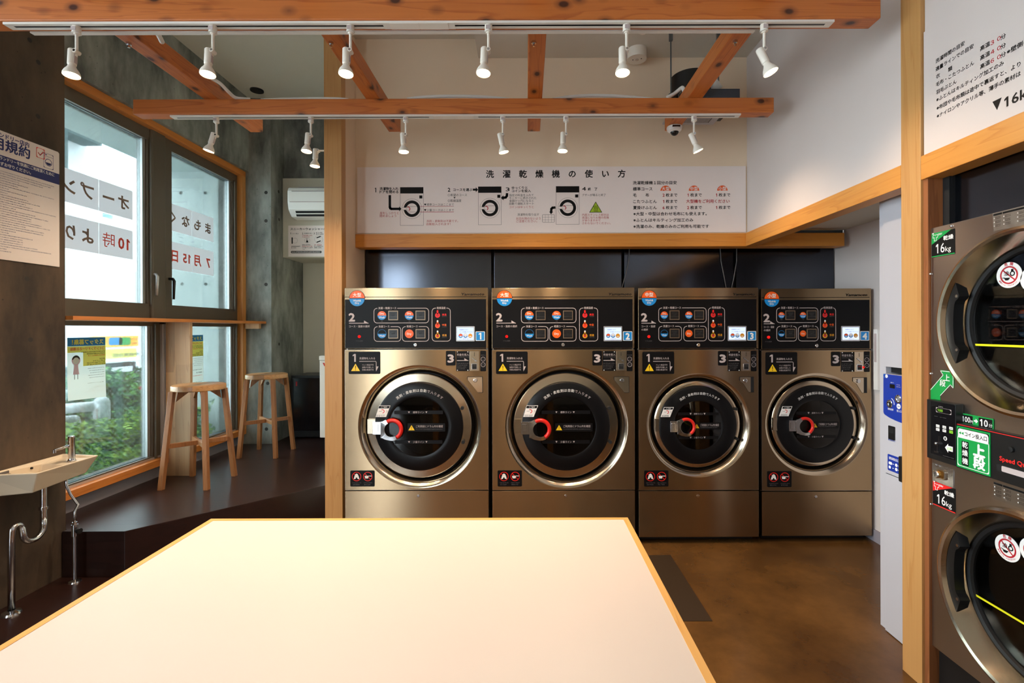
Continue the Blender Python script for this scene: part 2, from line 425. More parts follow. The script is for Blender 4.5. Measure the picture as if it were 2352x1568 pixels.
    def ring(s, cx, cy, r0, r1, w, mat, n=36, a0=0, a1=2 * PI):
        P = []
        for i in range(n + 1):
            a = a0 + (a1 - a0) * i / n; P.append((math.cos(a), math.sin(a)))
        vs = []; fs = []
        for c, d in P: vs += [(cx + r0 * c, -(cy + r0 * d), w), (cx + r1 * c, -(cy + r1 * d), w)]
        for i in range(n): fs.append((2 * i, 2 * i + 2, 2 * i + 3, 2 * i + 1))
        s.add(vs, fs, mat)
    def line(s, pts, lw, w, mat, closed=False):
        n = len(pts); rng = range(n if closed else n - 1)
        for i in rng:
            a = Vector(pts[i]); b = Vector(pts[(i + 1) % n]); d = b - a
            if d.length < 1e-9: continue
            d.normalize(); nn = Vector((-d.y, d.x)) * lw / 2; e = d * lw * .3
            s.poly([tuple(a - e + nn), tuple(b + e + nn), tuple(b + e - nn), tuple(a - e - nn)], w, mat)
    def orr(s, x0, y0, x1, y1, r, lw, w, mat, gap=None):
        a = s.rrp(x0, y0, x1, y1, r); b = s.rrp(x0 + lw, y0 + lw, x1 - lw, y1 - lw, max(r - lw, .01)); n = len(a)
        vs = [(x, -y, w) for x, y in a] + [(x, -y, w) for x, y in b]; fs = []
        for i in range(n):
            j = (i + 1) % n
            if gap and abs(a[i][1] - y0) < 1e-6 and abs(a[j][1] - y0) < 1e-6:
                for g0, g1 in ((a[i][0], gap[0]), (gap[1], a[j][0])):
                    s.rect(g0, y0, g1, y0 + lw, w, mat)
                continue
            fs.append((n + i, n + j, j, i))
        s.add(vs, fs, mat)
    def text(s, t, x, y, size, w, mat, bold=0.0, fit=None, al='L', sx=1.0, rot=0.0, slant=0.0, off=0):
        vs, fs, x0, x1 = glyphs(t, off)
        k = size * sx
        if fit: k = fit / max(x1 - x0, 1e-6)
        wd = (x1 - x0) * k
        ox = {'L': 0, 'C': -wd / 2, 'R': -wd}[al]
        c, d = math.cos(rot), math.sin(rot)
        e = bold * .9 * size
        for iw, (ex, ey) in enumerate(((-e, 0), (e, 0), (0, e), (0, -e)) if bold > 0.004 else ((0, 0),)):
            out = []
            for a, b in vs:
                u = (a - x0) * k + ox + slant * b * size + ex; v = (b - .37) * size + ey
                out.append((x + u * c + v * d, -y + v * c - u * d, w + iw * 1e-4))
            s.add(out, fs, mat)
    def scrib(s, x0, x1, y, h, w, mat, dash=None):
        dash = dash or h * 1.15; x = x0
        while x < x1 - dash * .4:
            e = min(x + dash * random.uniform(.55, .95), x1)
            for q in (-.32, .02, .34):
                if random.random() < .8: s.rect(x, y + (q - .08) * h, e, y + (q + .08) * h, w, mat)
            m_ = x + (e - x) * random.uniform(.3, .7)
            s.rect(m_ - h * .07, y - h * .42, m_ + h * .07, y + h * .42, w, mat)
            x += dash
    def build(s, name, parent=None, loc=None, bevel=0.0, origin=None):
        o_ = Vector(origin) if origin is not None else Vector((0, 0, 0))
        me = bpy.data.meshes.new(name)
        me.from_pydata([tuple(v - o_) for v in s.v], [], s.f)
        for m_ in s.mats: me.materials.append(MATS[m_])
        me.polygons.foreach_set('material_index', s.m)
        me.polygons.foreach_set('use_smooth', s.sm)
        me.update()
        o = bpy.data.objects.new(name, me); COL.objects.link(o)
        if parent: o.parent = parent
        elif origin is not None: o.location = o_
        if loc is not None: o.location = loc
        if bevel:
            b = o.modifiers.new('bevel', 'BEVEL'); b.width = bevel; b.segments = 2; b.limit_method = 'ANGLE'; b.angle_limit = 0.6
            b.harden_normals = False
        return o
def tag(o, label=None, cat=None, group=None, kind=None):
    if label: o['label'] = label
    if cat: o['category'] = cat
    if group: o['group'] = group
    if kind: o['kind'] = kind
    return o
def thing(name, label, cat, loc=(0, 0, 0), rz=0.0, group=None):
    o = bpy.data.objects.new(name, None); COL.objects.link(o); o.empty_display_size = .1
    o.location = loc; o.rotation_euler = (0, 0, rz)
    return tag(o, label, cat, group)
def struct(mb, name, **kw): return tag(mb.build(name, **kw), kind='structure')
def copytree(o, parent=None):
    c = o.copy(); COL.objects.link(c); c.parent = parent
    for ch in list(o.children): copytree(ch, c)
    return c
def frame(o, face, s=1.0):
    """local frame: u right, v up, w toward the viewer"""
    B = {'-Y': ((1, 0, 0), (0, 0, 1), (0, -1, 0)), '-X': ((0, -1, 0), (0, 0, 1), (-1, 0, 0)), '+X': ((0, 1, 0), (0, 0, 1), (1, 0, 0)), '-Z': ((1, 0, 0), (0, -1, 0), (0, 0, -1))}[face]
    M = Matrix.Identity(4)
    for i in range(3):
        for j in range(3): M[j][i] = B[i][j] * (s if i < 2 else 1)
    M.translation = Vector(o); return M
WORLD_STRENGTH, SPOT_E, EXPO = 19.0, 76.0, -0.12
# ================================================================== room shell
Y1, Y1B, Y2, Y2B, ZB, ZC, YE = 2.115, 2.194, 3.034, 3.113, 2.904, 2.997, 3.55
def sbox(name, x0, x1, y0, y1, z0, z1, mat, **kw):
    b = MB(); b.box(x0, x1, y0, y1, z0, z1, mat); return struct(b, name, **kw)
sbox('floor', -3.5, 2.65, -3.1, 6.2, -.12, 0, 'floor_concrete')
b = MB()
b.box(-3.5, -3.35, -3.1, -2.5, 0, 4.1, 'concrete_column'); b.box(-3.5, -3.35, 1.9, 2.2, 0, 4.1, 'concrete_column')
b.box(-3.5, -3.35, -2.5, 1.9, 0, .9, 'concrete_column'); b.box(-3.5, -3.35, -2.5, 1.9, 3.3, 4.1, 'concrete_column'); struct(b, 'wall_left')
b = MB()
for y in (-2.5, -1.05, .42, 1.85): b.box(-3.46, -3.40, y, y + .05, .9, 3.3, 'frame_brown')
b.box(-3.46, -3.40, -2.5, 1.9, .9, .95, 'frame_brown'); b.box(-3.46, -3.40, -2.5, 1.9, 3.25, 3.3, 'frame_brown'); wf = struct(b, 'added_window')  # unseen side window, added to bring cool daylight onto the right wall
b = MB(); b.box(-3.432, -3.426, -2.46, 1.86, .94, 3.26, 'shop_glass'); b.build('pane', wf)
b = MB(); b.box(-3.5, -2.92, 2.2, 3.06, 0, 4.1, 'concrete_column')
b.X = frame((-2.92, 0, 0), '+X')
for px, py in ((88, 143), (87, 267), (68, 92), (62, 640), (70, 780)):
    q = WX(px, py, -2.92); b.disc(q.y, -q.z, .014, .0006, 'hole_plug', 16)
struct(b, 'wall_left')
b = MB(); b.box(-3.4, -3.06, 3.06, 5.34, 3.29, 4.1, 'concrete'); struct(b, 'wall_left')
b = MB(); b.box(-3.4, -3.2, 3.06, 5.34, 0, .40, 'concrete'); struct(b, 'wall_left')
b = MB(); b.box(-3.4, -2.82, 5.34, 6.2, 0, 4.1, 'concrete')
b.X = frame((0, 5.34, 0), '-Y')
for px, py in ((611, 442), (611, 507), (611, 653), (615, 880), (612, 985)):
    q = W(px, py, 5.34); b.disc(q.x, -q.z, .019, .0006, 'hole_plug', 18); b.ring(q.x, -q.z, .019, .023, .001, 'concrete', 18)
b.X = frame((-2.82, 0, 0), '+X')
for px, py in ((640, 440), (641, 504), (641, 790)):
    q = WX(px, py, -2.82); b.disc(q.y, -q.z, .018, .0006, 'hole_plug', 16)
struct(b, 'wall_left')
b = MB(); b.box(-2.82, -1.33, 6.1, 6.2, 0, 2.4, 'beige_wall'); struct(b, 'wall_back')
b = MB(); b.box(-2.82, -1.33, 5.6, 6.2, 2.385, 3.30, 'beige_wall'); struct(b, 'wall_back')
b = MB(); b.box(-2.82, -1.33, 5.63, 6.2, 3.30, 4.1, 'concrete'); struct(b, 'wall_back')
b = MB(); b.box(-1.45, -1.33, 3.54, 6.2, 0, 4.1, 'wall_white_warmed'); struct(b, 'wall_back')
b = MB(); b.box(-1.33, 1.72, 3.77, 3.87, 2.285, 3.82, 'wall_white_warmed'); struct(b, 'wall_back')
b = MB(); b.box(1.72, 1.84, -3.1, 2.085, 2.285, 3.82, 'wall_right_white'); b.box(1.801, 1.84, 2.085, 2.196, 2.285, 3.82, 'wall_right_white'); b.box(1.72, 1.84, 2.196, 3.87, 2.285, 3.82, 'wall_right_white'); struct(b, 'wall_right')
b = MB(); b.box(2.53, 2.65, -3.1, 4.1, 0, 2.4, 'wall_right_white'); struct(b, 'wall_right')
b = MB(); b.box(1.84, 2.53, 2.02, 3.86, 2.33, 2.42, 'ceiling_paint'); struct(b, 'ceiling')
b = MB(); b.box(-1.33, 2.53, 3.87, 4.02, 2.25, 2.36, 'black_void'); struct(b, 'ceiling')
b = MB(); b.box(-1.33, 2.53, 4.02, 4.1, 0, 2.36, 'black_void'); struct(b, 'wall_back')
sbox('ceiling', -.37, 2.65, -3.1, 3.77, 3.66, 4.3, 'ceiling_paint')
sbox('ceiling', -1.40, -.37, -3.1, 3.77, 3.81, 4.3, 'ceiling_paint')
sbox('ceiling', -3.5, -1.40, -3.1, 5.33, 4.1, 4.3, 'ceiling_paint')
sbox('ceiling', -3.4, -1.33, 5.33, 6.2, 4.1, 4.3, 'concrete')
# black wall of the dryer bay, jamb
b = MB(); b.box(1.80, 1.9, -3.1, 2.06, 0, 2.3, 'black_steel'); struct(b, 'wall_right')
b = MB(); b.box(1.712, 1.9, 2.062, 2.086, 0, 2.19, 'jamb_wood'); b.box(1.775, 1.80, 2.03, 2.062, 1.92, 2.19, 'black_void'); struct(b, 'trim_1')
sbox('baseboard_right', 2.517, 2.53, 2.5, 4.0, 0, .085, 'baseboard_grey')
# rear shop front behind the viewer: a glazed door at the left end of the wall
b = MB()
b.box(-2.55, 2.65, -3.1, -3.0, 0, 4.2, 'wall_white_warmed'); b.box(-3.5, -2.55, -3.1, -3.0, 3.0, 4.2, 'wall_white_warmed'); struct(b, 'wall_rear')
b = MB()
for x in (-3.35, -2.60): b.box(x, x + .05, -3.07, -3.02, 0, 3.0, 'frame_silver')
b.box(-3.35, -2.55, -3.07, -3.02, 2.95, 3.0, 'frame_silver'); b.box(-3.35, -2.55, -3.07, -3.02, 0, .06, 'frame_silver')
wf = struct(b, 'door_1')
b = MB(); b.box(-3.3, -2.6, -3.048, -3.042, .05, 2.95, 'shop_glass'); b.build('pane', wf)

# ---- posts, lintel, trims
b = MB(); b.box(-1.447, -1.322, 3.46, 3.54, 0, 4.1, 'post_wood')
tag(b.build('wooden_post', bevel=.002), 'tall square pale wooden post left of the first washer', 'post')
b = MB(); b.box(1.70, 1.80, 2.086, 2.195, 0, 3.66, 'post_wood')
tag(b.build('wooden_post', bevel=.002), 'tall square pale wooden post between change machine and stacked dryer', 'post')
b = MB(); b.box(-1.328, 2.467, 3.752, 3.868, 2.186, 2.288, 'trim_wood')
tag(b.build('lintel_beam', bevel=.002), 'long pale wooden lintel under the wide instruction board', 'beam')
b = MB(); b.box(1.70, 1.79, 2.196, 3.750, 2.186, 2.288, 'trim_wood_y')
tag(b.build('lintel_beam', bevel=.002), 'wooden lintel on right wall running from back corner to the right post', 'beam')
b = MB(); b.box(1.70, 1.79, -2.9, 2.085, 2.186, 2.288, 'trim_wood_y')
tag(b.build('lintel_beam', bevel=.002), 'wooden lintel above the stacked dryer, right of the post', 'beam')

# ---- black panels above the washers
xs = [-1.33, W(1132, 600, 3.98).x, W(1430, 600, 3.98).x, W(1686, 600, 3.98).x, 2.53]
LB = ['widest black panel above first washer with bright sheen', 'black panel above the second washer', 'black panel above the third washer', 'rightmost black panel above the fourth washer']
for i in range(4):
    b = MB(); b.box(xs[i] + .012, xs[i + 1] - .012, 3.965, 3.985, 0.02, 2.245, 'black_steel')
    tag(b.build('steel_panel', bevel=.002), LB[i], 'panel', 'black steel panels behind the washers')
for pts, lb in (([(1446, 566), (1444, 600), (1436, 636), (1428, 662)], 'thin grey cable hanging above gap between second and third washer'),
                ([(1654, 566), (1656, 600), (1664, 640), (1668, 662)], 'thin dark cable hanging above right half of third washer'),
                ([(1692, 566), (1692, 600), (1686, 636), (1680, 662)], 'thin grey cable hanging above gap between third and fourth washer')):
    b = MB(); b.tube([W(x, y, 3.955) for x, y in pts], .004, 'ink_grey'); tag(b.build('cable'), lb, 'cable', 'cables above the washers')

# ---- left windows
def window(name, y0, y1, z0, z1, gy0, gy1, gz0, gz1, xg=-3.2, silver_right=True, handle=None):
    b = MB(); d0, d1 = xg - .05, xg + .04
    b.box(d0, d1, y0, gy0, z0, z1, 'frame_brown'); b.box(d0, d1, gy1 + .03, y1, z0, z1, 'frame_brown')
    b.box(d0, d1, gy0, gy1 + .03, z0, gz0, 'frame_brown'); b.box(d0, d1, gy0, gy1 + .03, gz1, z1, 'frame_brown')
    b.box(d1, d1 + .02, gy1 + .045, gy1 + .06, gz0 - .02, gz1 + .02, 'frame_brown')
    f = struct(b, name)
    b = MB(); b.box(xg - .02, xg + .02, gy1, gy1 + .03, gz0, gz1, 'frame_silver'); b.box(xg - .02, xg + .02, gy0, gy1, gz0 - .03, gz0, 'frame_silver')
    b.box(xg - .02, xg + .015, gy0, gy1, gz1, gz1 + .012, 'frame_silver')
    b.build('sash', f)
    b = MB(); b.box(xg - .003, xg + .003, gy0, gy1, gz0, gz1, 'window_glass'); b.build('pane', f)
    if handle:
        y, zc, mt = handle; b = MB()
        b.tube([(d1, y, zc + .09), (d1 + .035, y, zc + .09), (d1 + .045, y, zc + .07), (d1 + .04, y, zc - .09)], [.012, .012, .013, .009], mt, 8)
        b.build('window_handle', f)
    return f
window('window_1', 3.06, 4.11, 1.60, 3.235, 3.08, 4.004, 1.77, 3.14, handle=(4.08, 1.93, 'frame_silver'))
window('window_2', 4.215, 5.28, 1.60, 3.235, 4.31, 5.167, 1.77, 3.14, handle=(4.275, 1.91, 'black_plastic'))
window('window_3', 3.06, 4.168, .45, 1.60, 3.08, 4.05, .485, 1.583)
window('window_4', 4.33, 5.28, .45, 1.60, 4.35, 5.19, .485, 1.583)
b = MB()
b = MB()
q_ = MB.rrp(0, 0, .165, .06, .02)
b.add([(-3.14 - y, 4.055 + x, z) for z in (1.65, 3.235) for x, y in q_], [tuple(range(len(q_))), tuple(reversed(range(len(q_), 2 * len(q_))))] + [(i, len(q_) + i, len(q_) + (i + 1) % len(q_), (i + 1) % len(q_)) for i in range(len(q_))], 'frame_brown')
struct(b, 'trim_2')
b = MB(); b.box(-3.25, -3.2, 4.108, 4.215, 1.6, 3.235, 'frame_brown'); struct(b, 'trim_8')
b = MB(); b.box(-3.24, -3.14, 4.168, 4.25, .45, 1.60, 'panel_white'); b.box(-3.24, -3.1, 4.25, 4.33, .45, 1.6, 'casing_wood_z'); struct(b, 'trim_3')
b = MB(); b.box(-3.24, -3.1, 3.06, 5.34, .403, .459, 'casing_wood'); b.box(-3.2, -3.155, 3.06, 5.34, .459, .475, 'frame_silver'); struct(b, 'trim_4')
b = MB(); b.box(-3.24, -3.1, 3.06, 5.34, 3.233, 3.30, 'casing_wood'); b.box(-3.24, -3.1, 5.28, 5.34, .459, 3.233, 'casing_wood_z'); struct(b, 'trim_5')
b = MB(); b.box(-3.19, -3.17, 3.06, 5.34, .29, .375, 'baseboard_grey'); struct(b, 'baseboard_left')

# shelf counter and its wooden support
t = thing('window_counter', 'narrow orange wood counter running along the window', 'counter', (-3.0, 4.2, 1.62))
b = MB(); b.box(-3.155, -2.875, 3.065, 5.335, 1.616, 1.641, 'casing_wood'); b.build('worktop', t, origin=(-3.0, 4.2, 1.62)); 
b = MB(); b.box(-3.08, -2.93, 5.29, 5.335, 1.56, 1.615, 'panel_wood'); b.build('bracket', t, origin=(-3.0, 4.2, 1.62))
b = MB(); b.box(-3.12, -2.91, 4.18, 4.21, .29, 1.615, 'panel_wood'); b.build('support_panel', t, origin=(-3.0, 4.2, 1.62))
for ch in t.children: ch.location = (0, 0, 0)

# raised platform
P0 = W(155, 1217, 2.98); 
YA = 1111 * 1.26 / 462; XA = (285 - CX) / F * YA; YB = 1111 * 1.26 / (1112 - 755.); XB = (750 - CX) / F * YB
out = [(-3.19, YA), (XA, YA), (XB, YB), (-1.455, YB + .12), (-1.455, 6.1), (-2.82, 6.1), (-2.82, 5.34), (-3.19, 5.34)]
b = MB(); k = len(out)
def prism(b, o, z0, z1, mat):
    k = len(o); b.add([(x, y, z0) for x, y in o] + [(x, y, z1) for x, y in o], [tuple(reversed(range(k))), tuple(range(k, 2 * k))] + [(i, (i + 1) % k, k + (i + 1) % k, k + i) for i in range(k)], mat)
out[0] = (-3.19, 3.065); out.insert(1, (-2.915, 3.065)); out.insert(2, (-2.915, YA))
prism(b, out, 0.0, .29, 'dark_board')
tag(b.build('platform', bevel=.003), 'raised dark brown wooden platform under the two stools', 'platform')
b = MB(); prism(b, [(-2.915, 1.6), (-1.6, 1.6), (-1.6, 4.0), (XA, YA - .01), (-2.915, YA - .01)][:2] + [(-1.6, 3.7), (XA + .02, YA - .012), (-2.915, YA - .012)], 0.0, .008, 'dark_board')
tag(b.build('floor_board', bevel=.001), 'low dark brown board on floor below hand basin', 'board')
b = MB(); b.box(.36, .978, 2.56, 3.305, 0, .0025, 'hatch_steel')
tag(b.build('floor_hatch'), 'darker rectangular hatch plate set in concrete floor beside table', 'hatch')

# ================================================================== beams
def beam(name, x0, x1, y0, y1, z0, z1, mat, label):
    b = MB(); b.box(x0, x1, y0, y1, z0, z1, mat)
    return tag(b.build(name, bevel=.004), label, 'beam')
beam('ceiling_beam', -2.918, 1.553, Y1, Y1B, ZB, ZC, 'beam_wood', 'nearest knotty wooden beam across the top of the picture')
beam('ceiling_beam', W(305, 250, Y2).x, W(1778, 250, Y2).x, Y2, Y2B, ZB, ZC, 'beam_wood', 'farther knotty wooden beam parallel to the near one')
for (x0, x1), lb in zip(((-2.022, -1.931), (-1.0075, -.9205), (.010, .101), (1.016, 1.11)),
                        ('leftmost cross joist, nearest the windows', 'cross joist just right of the tall left post', 'cross joist at picture centre running straight ahead', 'rightmost cross joist carrying the dome camera')):
    o = beam('cross_joist', x0, x1, 1.2, YE, ZC, ZC + .092, 'beam_wood_y', lb); o['group'] = 'cross joists laid over the two long beams'
for px, py in ((296, 98), (760, 95), (1226, 92), (1689, 95)):
    q = W(px, py, 2.436); b = MB(); b.cyl((0, 0, 0), (0, 0, -.012), .013, 'chrome', n=6, smooth=False); b.cyl((0, 0, -.012), (0, 0, -.026), .006, 'chrome')
    o = b.build('joist_bolt', loc=(q.x, q.y, ZC)); tag(o, {296: 'steel bolt under the leftmost joist', 760: 'steel bolt under the second joist from left', 1226: 'steel bolt under the central joist', 1689: 'steel bolt under the rightmost joist'}[px], 'bolt', 'bolts under the joists')
b = MB(); b.box(W(68, 72, Y1B).x, W(1735, 72, Y1B).x, Y1B + .001, Y1B + .022, ZB - .004, ZB + .03, 'white_metal')
tag(b.build('cable_duct'), 'thin white cable duct along the back of the near beam', 'duct')
def cabletube(name, pts, r, label, Ys):
    b = MB(); P = [W(x, y, yy) for (x, y), yy in zip(pts, Ys)]
    Q = []
    for i in range(len(P) - 1):
        for j in range(4): Q.append(P[i].lerp(P[i + 1], j / 4))
    Q.append(P[-1]); 
    for _ in range(2): Q = [Q[0]] + [(Q[i - 1] + Q[i] * 2 + Q[i + 1]) / 4 for i in range(1, len(Q) - 1)] + [Q[-1]]
    b.tube(Q, r, 'white_plastic', 10); tag(b.build(name), label, 'cable', 'white cables on the beams')
cabletube('cable', [(320, 66), (345, 70), (362, 76), (368, 88), (372, 96)], .012, 'short white cable loop over the leftmost joist near its top', [2.35, 2.36, 2.38, 2.42, 2.45])
cabletube('cable', [(485, 180), (505, 190), (522, 208), (540, 226), (575, 228)], .010, 'white cable curling from leftmost joist onto far beam', [2.9, 2.93, 2.98, 3.05, 3.08])
cabletube('cable', [(600, 229), (690, 226), (770, 226), (800, 228)], .008, 'pale corrugated cable lying on far beam behind the left post', [3.12] * 4)
cabletube('cable', [(935, 228), (960, 224), (1010, 221), (1080, 221), (1130, 224), (1170, 228)], .010, 'pale corrugated cable lying on far beam left of the central joist', [3.1] * 6)
cabletube('cable', [(1270, 228), (1300, 223), (1350, 219), (1410, 220), (1460, 224), (1500, 228)], .010, 'pale corrugated cable lying on far beam right of the central joist', [3.1] * 6)

# ================================================================== track lights
def rail(x0, x1, gap, Yc, label):
    xa, xb = W(x0, 60, Yc).x, W(x1, 60, Yc).x; g0, g1 = [W(g, 60, Yc).x for g in gap]
    t = thing('lighting_track', label, 'lighting track', ((xa + xb) / 2, Yc, ZB)); o = (t.location)
    b = MB()
    h = .0215
    b.box(xa, xb, Yc - h, Yc - .007, ZB - .010, ZB, 'white_metal'); b.box(xa, xb, Yc + .007, Yc + h, ZB - .010, ZB, 'white_metal')
    b.box(xa, xa + .03, Yc - .007, Yc + .007, ZB - .010, ZB, 'white_metal'); b.box(xb - .03, xb, Yc - .007, Yc + .007, ZB - .010, ZB, 'white_metal')
    b.box(xa + .03, xb - .03, Yc - .007, Yc + .007, ZB - .0085, ZB, 'black_plastic')
    q = b.build('rail', t); q.data.transform(Matrix.Translation(-Vector(o)))
    b = MB(); h = .022
    b.box(g0, g1, Yc - h, Yc + h, ZB - .011, ZB - .001, 'white_metal')
    m = (g0 + g1) / 2; b.box(g0 + .03, m - .001, Yc - h, Yc + h, ZB - .0125, ZB - .0105, 'lamp_white'); b.box(m + .001, g1 - .03, Yc - h, Yc + h, ZB - .0125, ZB - .0105, 'lamp_white')
    q = b.build('joiner', t); q.data.transform(Matrix.Translation(-Vector(o)))
rail(18, 1910, (881, 1045), Y1 + .030, 'white lighting track under the near beam')
rail(395, 1698, (985, 1098), Y2 + .037, 'white lighting track under the far beam')

LAMPS = []
def lamp_thing(loc, tilt_x, tilt_z, label, group, stem=True, scale=1.0, side=False, yaw=0.0):
    """track spotlight: adaptor, stem, then a tilted head (body + reflector + lens)"""
    t = thing('track_spotlight', label, 'spotlight', loc, 0, group)
    k = scale
    if not side:
        b = MB(); b.cyl((0, 0, .002), (0, 0, -.026 * k), .0175 * k, 'lamp_white'); b.cyl((0, 0, -.026 * k), (0, 0, -.032 * k), .0185 * k, 'white_metal'); b.cyl((0, 0, -.032 * k), (0, 0, -.038 * k), .011 * k, 'lamp_white')
        b.X = Matrix.Translation((0, 0, 0)); 
        b.box(-.011 * k, .011 * k, -.0188 * k, -.0170 * k, -.024 * k, -.006 * k, 'label_grey')
        b.build('adaptor', t)
        b = MB(); b.cyl((0, 0, -.036 * k), (0, 0, -.118 * k), .0065 * k, 'lamp_white'); b.build('stem', t)
        jz = -.118 * k; j = Vector((0, 0, jz))
    else:
        b = MB(); b.cyl((.0, 0, 0), (.06, 0, .0), .0065, 'lamp_white'); b.cyl((.055, 0, 0), (.069, 0, 0), .018, 'white_metal'); b.build('arm', t)
        j = Vector((0, 0, 0))
    R = Matrix.Translation(j) @ Matrix.Rotation(yaw, 4, 'Z') @ Matrix.Rotation(tilt_z, 4, 'Y') @ Matrix.Rotation(tilt_x, 4, 'X')
    b = MB(R)
    b.cyl((0, -.014 * k, 0), (0, .014 * k, 0), .010 * k, 'lamp_white'); b.cyl((0, -.0155 * k, 0), (0, -.0138 * k, 0), .006 * k, 'chrome')
    b.box(-.0145 * k, .0 * k, -.006 * k, .006 * k, -.022 * k, .004 * k, 'lamp_white')
    b.build('joint', t)
    ox = -.020 * k
    b = MB(R @ Matrix.Translation((ox, 0, 0)))
    b.lathe([(0, .012 * k), (.0155 * k, .012 * k), (.0175 * k, .009 * k), (.0175 * k, -.062 * k), (.0155 * k, -.064 * k), (.0155 * k, -.070 * k)], 'lamp_white', 24)
    b.box(.012 * k, .0182 * k, -.008 * k, .008 * k, -.058 * k, -.012 * k, 'label_grey')
    b.build('body', t)
    b = MB(R @ Matrix.Translation((ox, 0, 0)))
    b.lathe([(.0140 * k, -.066 * k), (.0160 * k, -.074 * k), (.0200 * k, -.082 * k), (.0280 * k, -.094 * k), (.0335 * k, -.108 * k), (.0340 * k, -.116 * k), (.0325 * k, -.117 * k), (.0300 * k, -.108 * k)], 'lamp_white', 28)
    b.build('reflector_bulb', t)
    b = MB(R @ Matrix.Translation((ox, 0, 0)))
    b.lathe([(.0318 * k, -.113 * k), (.024 * k, -.1165 * k), (.012 * k, -.1185 * k), (0, -.119 * k)], 'lamp_glow', 28)
    b.build('lens', t)
    M = Matrix.Translation(Vector(loc)) @ R @ Matrix.Translation((ox, 0, -.124 * k))
    LAMPS.append((M, group)); return t
near = [(176, .10, -.05, 'leftmost spotlight on the near track, in front of concrete column'), (489, .13, -.04, 'second spotlight from left on the near track, under leftmost joist'),
        (805, .13, -.03, 'third spotlight from left on the near track, before the tall left post'), (1122, .13, .03, 'fourth spotlight from left on the near track, left of the central joist'),
        (1439, .13, .02, 'fifth spotlight from left on the near track, before the emergency lamp'), (1755, .14, -.37, 'rightmost spotlight on the near track, tilted to the right')]
for px, tx, ty, lb in near:
    q = W(px, 60, Y1 + .030); lamp_thing((q.x, Y1 + .030, ZB - .010), -tx, ty, lb, 'spotlights on the near track', scale=.94)
far = [(497, .05, .26, 'leftmost spotlight on far track, tilted left toward the window'), (714, .12, .03, 'second spotlight from left on far track, beside tall left post'),
       (932, .04, -.06, 'spotlight hanging straight on far track at the second joist end'), (1155, -.05, -.22, 'slightly right-tilted dim spotlight left of the central joist on far track'),
       (1300, .06, .04, 'straight spotlight right of the central joist on far track'), (1594, -.02, -.42, 'rightmost spotlight on far track, tilted right below ceiling grille')]
for px, tx, ty, lb in far:
    q = W(px, 270, Y2 + .037); lamp_thing((q.x, Y2 + .037, ZB - .010), -tx, ty, lb, 'spotlights on the far track', scale=.94)
q = W(731, 346, 3.52); lamp_thing((q.x, q.y, q.z), -.05, .02, 'spotlight on a side arm half hidden behind the tall left post', 'spotlight on the post', side=True)
# ================================================================== helpers for parts of things
def part(b, name, t, bevel=0.0, label=None):
    o = b.build(name, t, bevel=bevel); o.data.transform(Matrix.Translation(-Vector(t.location)))
    if label: o['label'] = label
    return o
def sub(b, name, t, par, bevel=0.0):
    o = b.build(name, par, bevel=bevel); o.data.transform(Matrix.Translation(-Vector(t.location))); return o
def plate_hole(b, x0, y0, x1, y1, cx, cy, r, w, mat, n=96):
    """flat plate with a round hole, local px frame"""
    angs = [2 * PI * i / n for i in range(n)]
    for qx, qy in ((x0, y0), (x1, y0), (x1, y1), (x0, y1)): angs.append(math.atan2(qy - cy, qx - cx) % (2 * PI))
    angs = sorted(set(angs)); vs = []; fs = []
    for a in angs:
        c, s = math.cos(a), math.sin(a); ts = []
        if c > 1e-9: ts.append((x1 - cx) / c)
        if c < -1e-9: ts.append((x0 - cx) / c)
        if s > 1e-9: ts.append((y1 - cy) / s)
        if s < -1e-9: ts.append((y0 - cy) / s)
        t = min(ts); vs += [(cx + r * c, -(cy + r * s), w), (cx + t * c, -(cy + t * s), w)]
    k = len(angs)
    for i in range(k):
        j = (i + 1) % k; fs.append((2 * i, 2 * j, 2 * j + 1, 2 * i + 1))
    b.add(vs, fs, mat)
def lathe2(b, cx, cy, prof, mat, n=72, smooth=True):
    k = (b.X.to_scale().x) or 1
    for r in b.runs([(p[0] * k, p[1]) for p in prof]): lathe2b(b, cx, cy, [(p[0] / k, p[1]) for p in r], mat, n, smooth)
def lathe2b(b, cx, cy, prof, mat, n=72, smooth=True):
    """lathe in the px frame: prof of (radius px, w metres)"""
    vs = []; fs = []; P = len(prof)
    for j in range(n):
        a = 2 * PI * j / n
        for r, w in prof: vs.append((cx + r * math.cos(a), -(cy + r * math.sin(a)), w))
    for j in range(n):
        k = (j + 1) % n
        for i in range(P - 1):
            q = (j * P + i, k * P + i, k * P + i + 1, j * P + i + 1)
            if prof[i + 1][0] < 1e-6: q = (q[0], q[1], q[2])
            if prof[i][0] < 1e-6: q = (q[0], q[2], q[3])
            fs.append(q)
    b.add(vs, fs, mat, smooth)
def warn_tri(b, cx, cy, h, w, ink='ink_black'):
    b.poly([(cx, cy - h / 2), (cx + h * .6, cy + h / 2), (cx - h * .6, cy + h / 2)], w, 'label_yellow')
    b.poly([(cx - h * .05, cy - h * .22), (cx + h * .05, cy - h * .22), (cx + h * .03, cy + h * .2), (cx - h * .03, cy + h * .2)], w + .0006, ink)
    b.disc(cx, cy + h * .34, h * .055, w + .0006, ink, 10)
def arrow_half(b, x0, x1, y, lw, hw, hh, w, mat):
    b.rect(x0, y - lw / 2, x1 - 1, y + lw / 2, w, mat); b.poly([(x1 - hw, y - hh), (x1, y + lw / 2), (x1 - hw, y + lw / 2)], w + .0002, mat)
def forbid(b, cx, cy, r, w):
    b.ring(cx, cy, r * .86, r, w, 'handle_red'); 
    d = r * .62; b.line([(cx - d, cy - d), (cx + d, cy + d)], r * .14, w + .0002, 'handle_red')

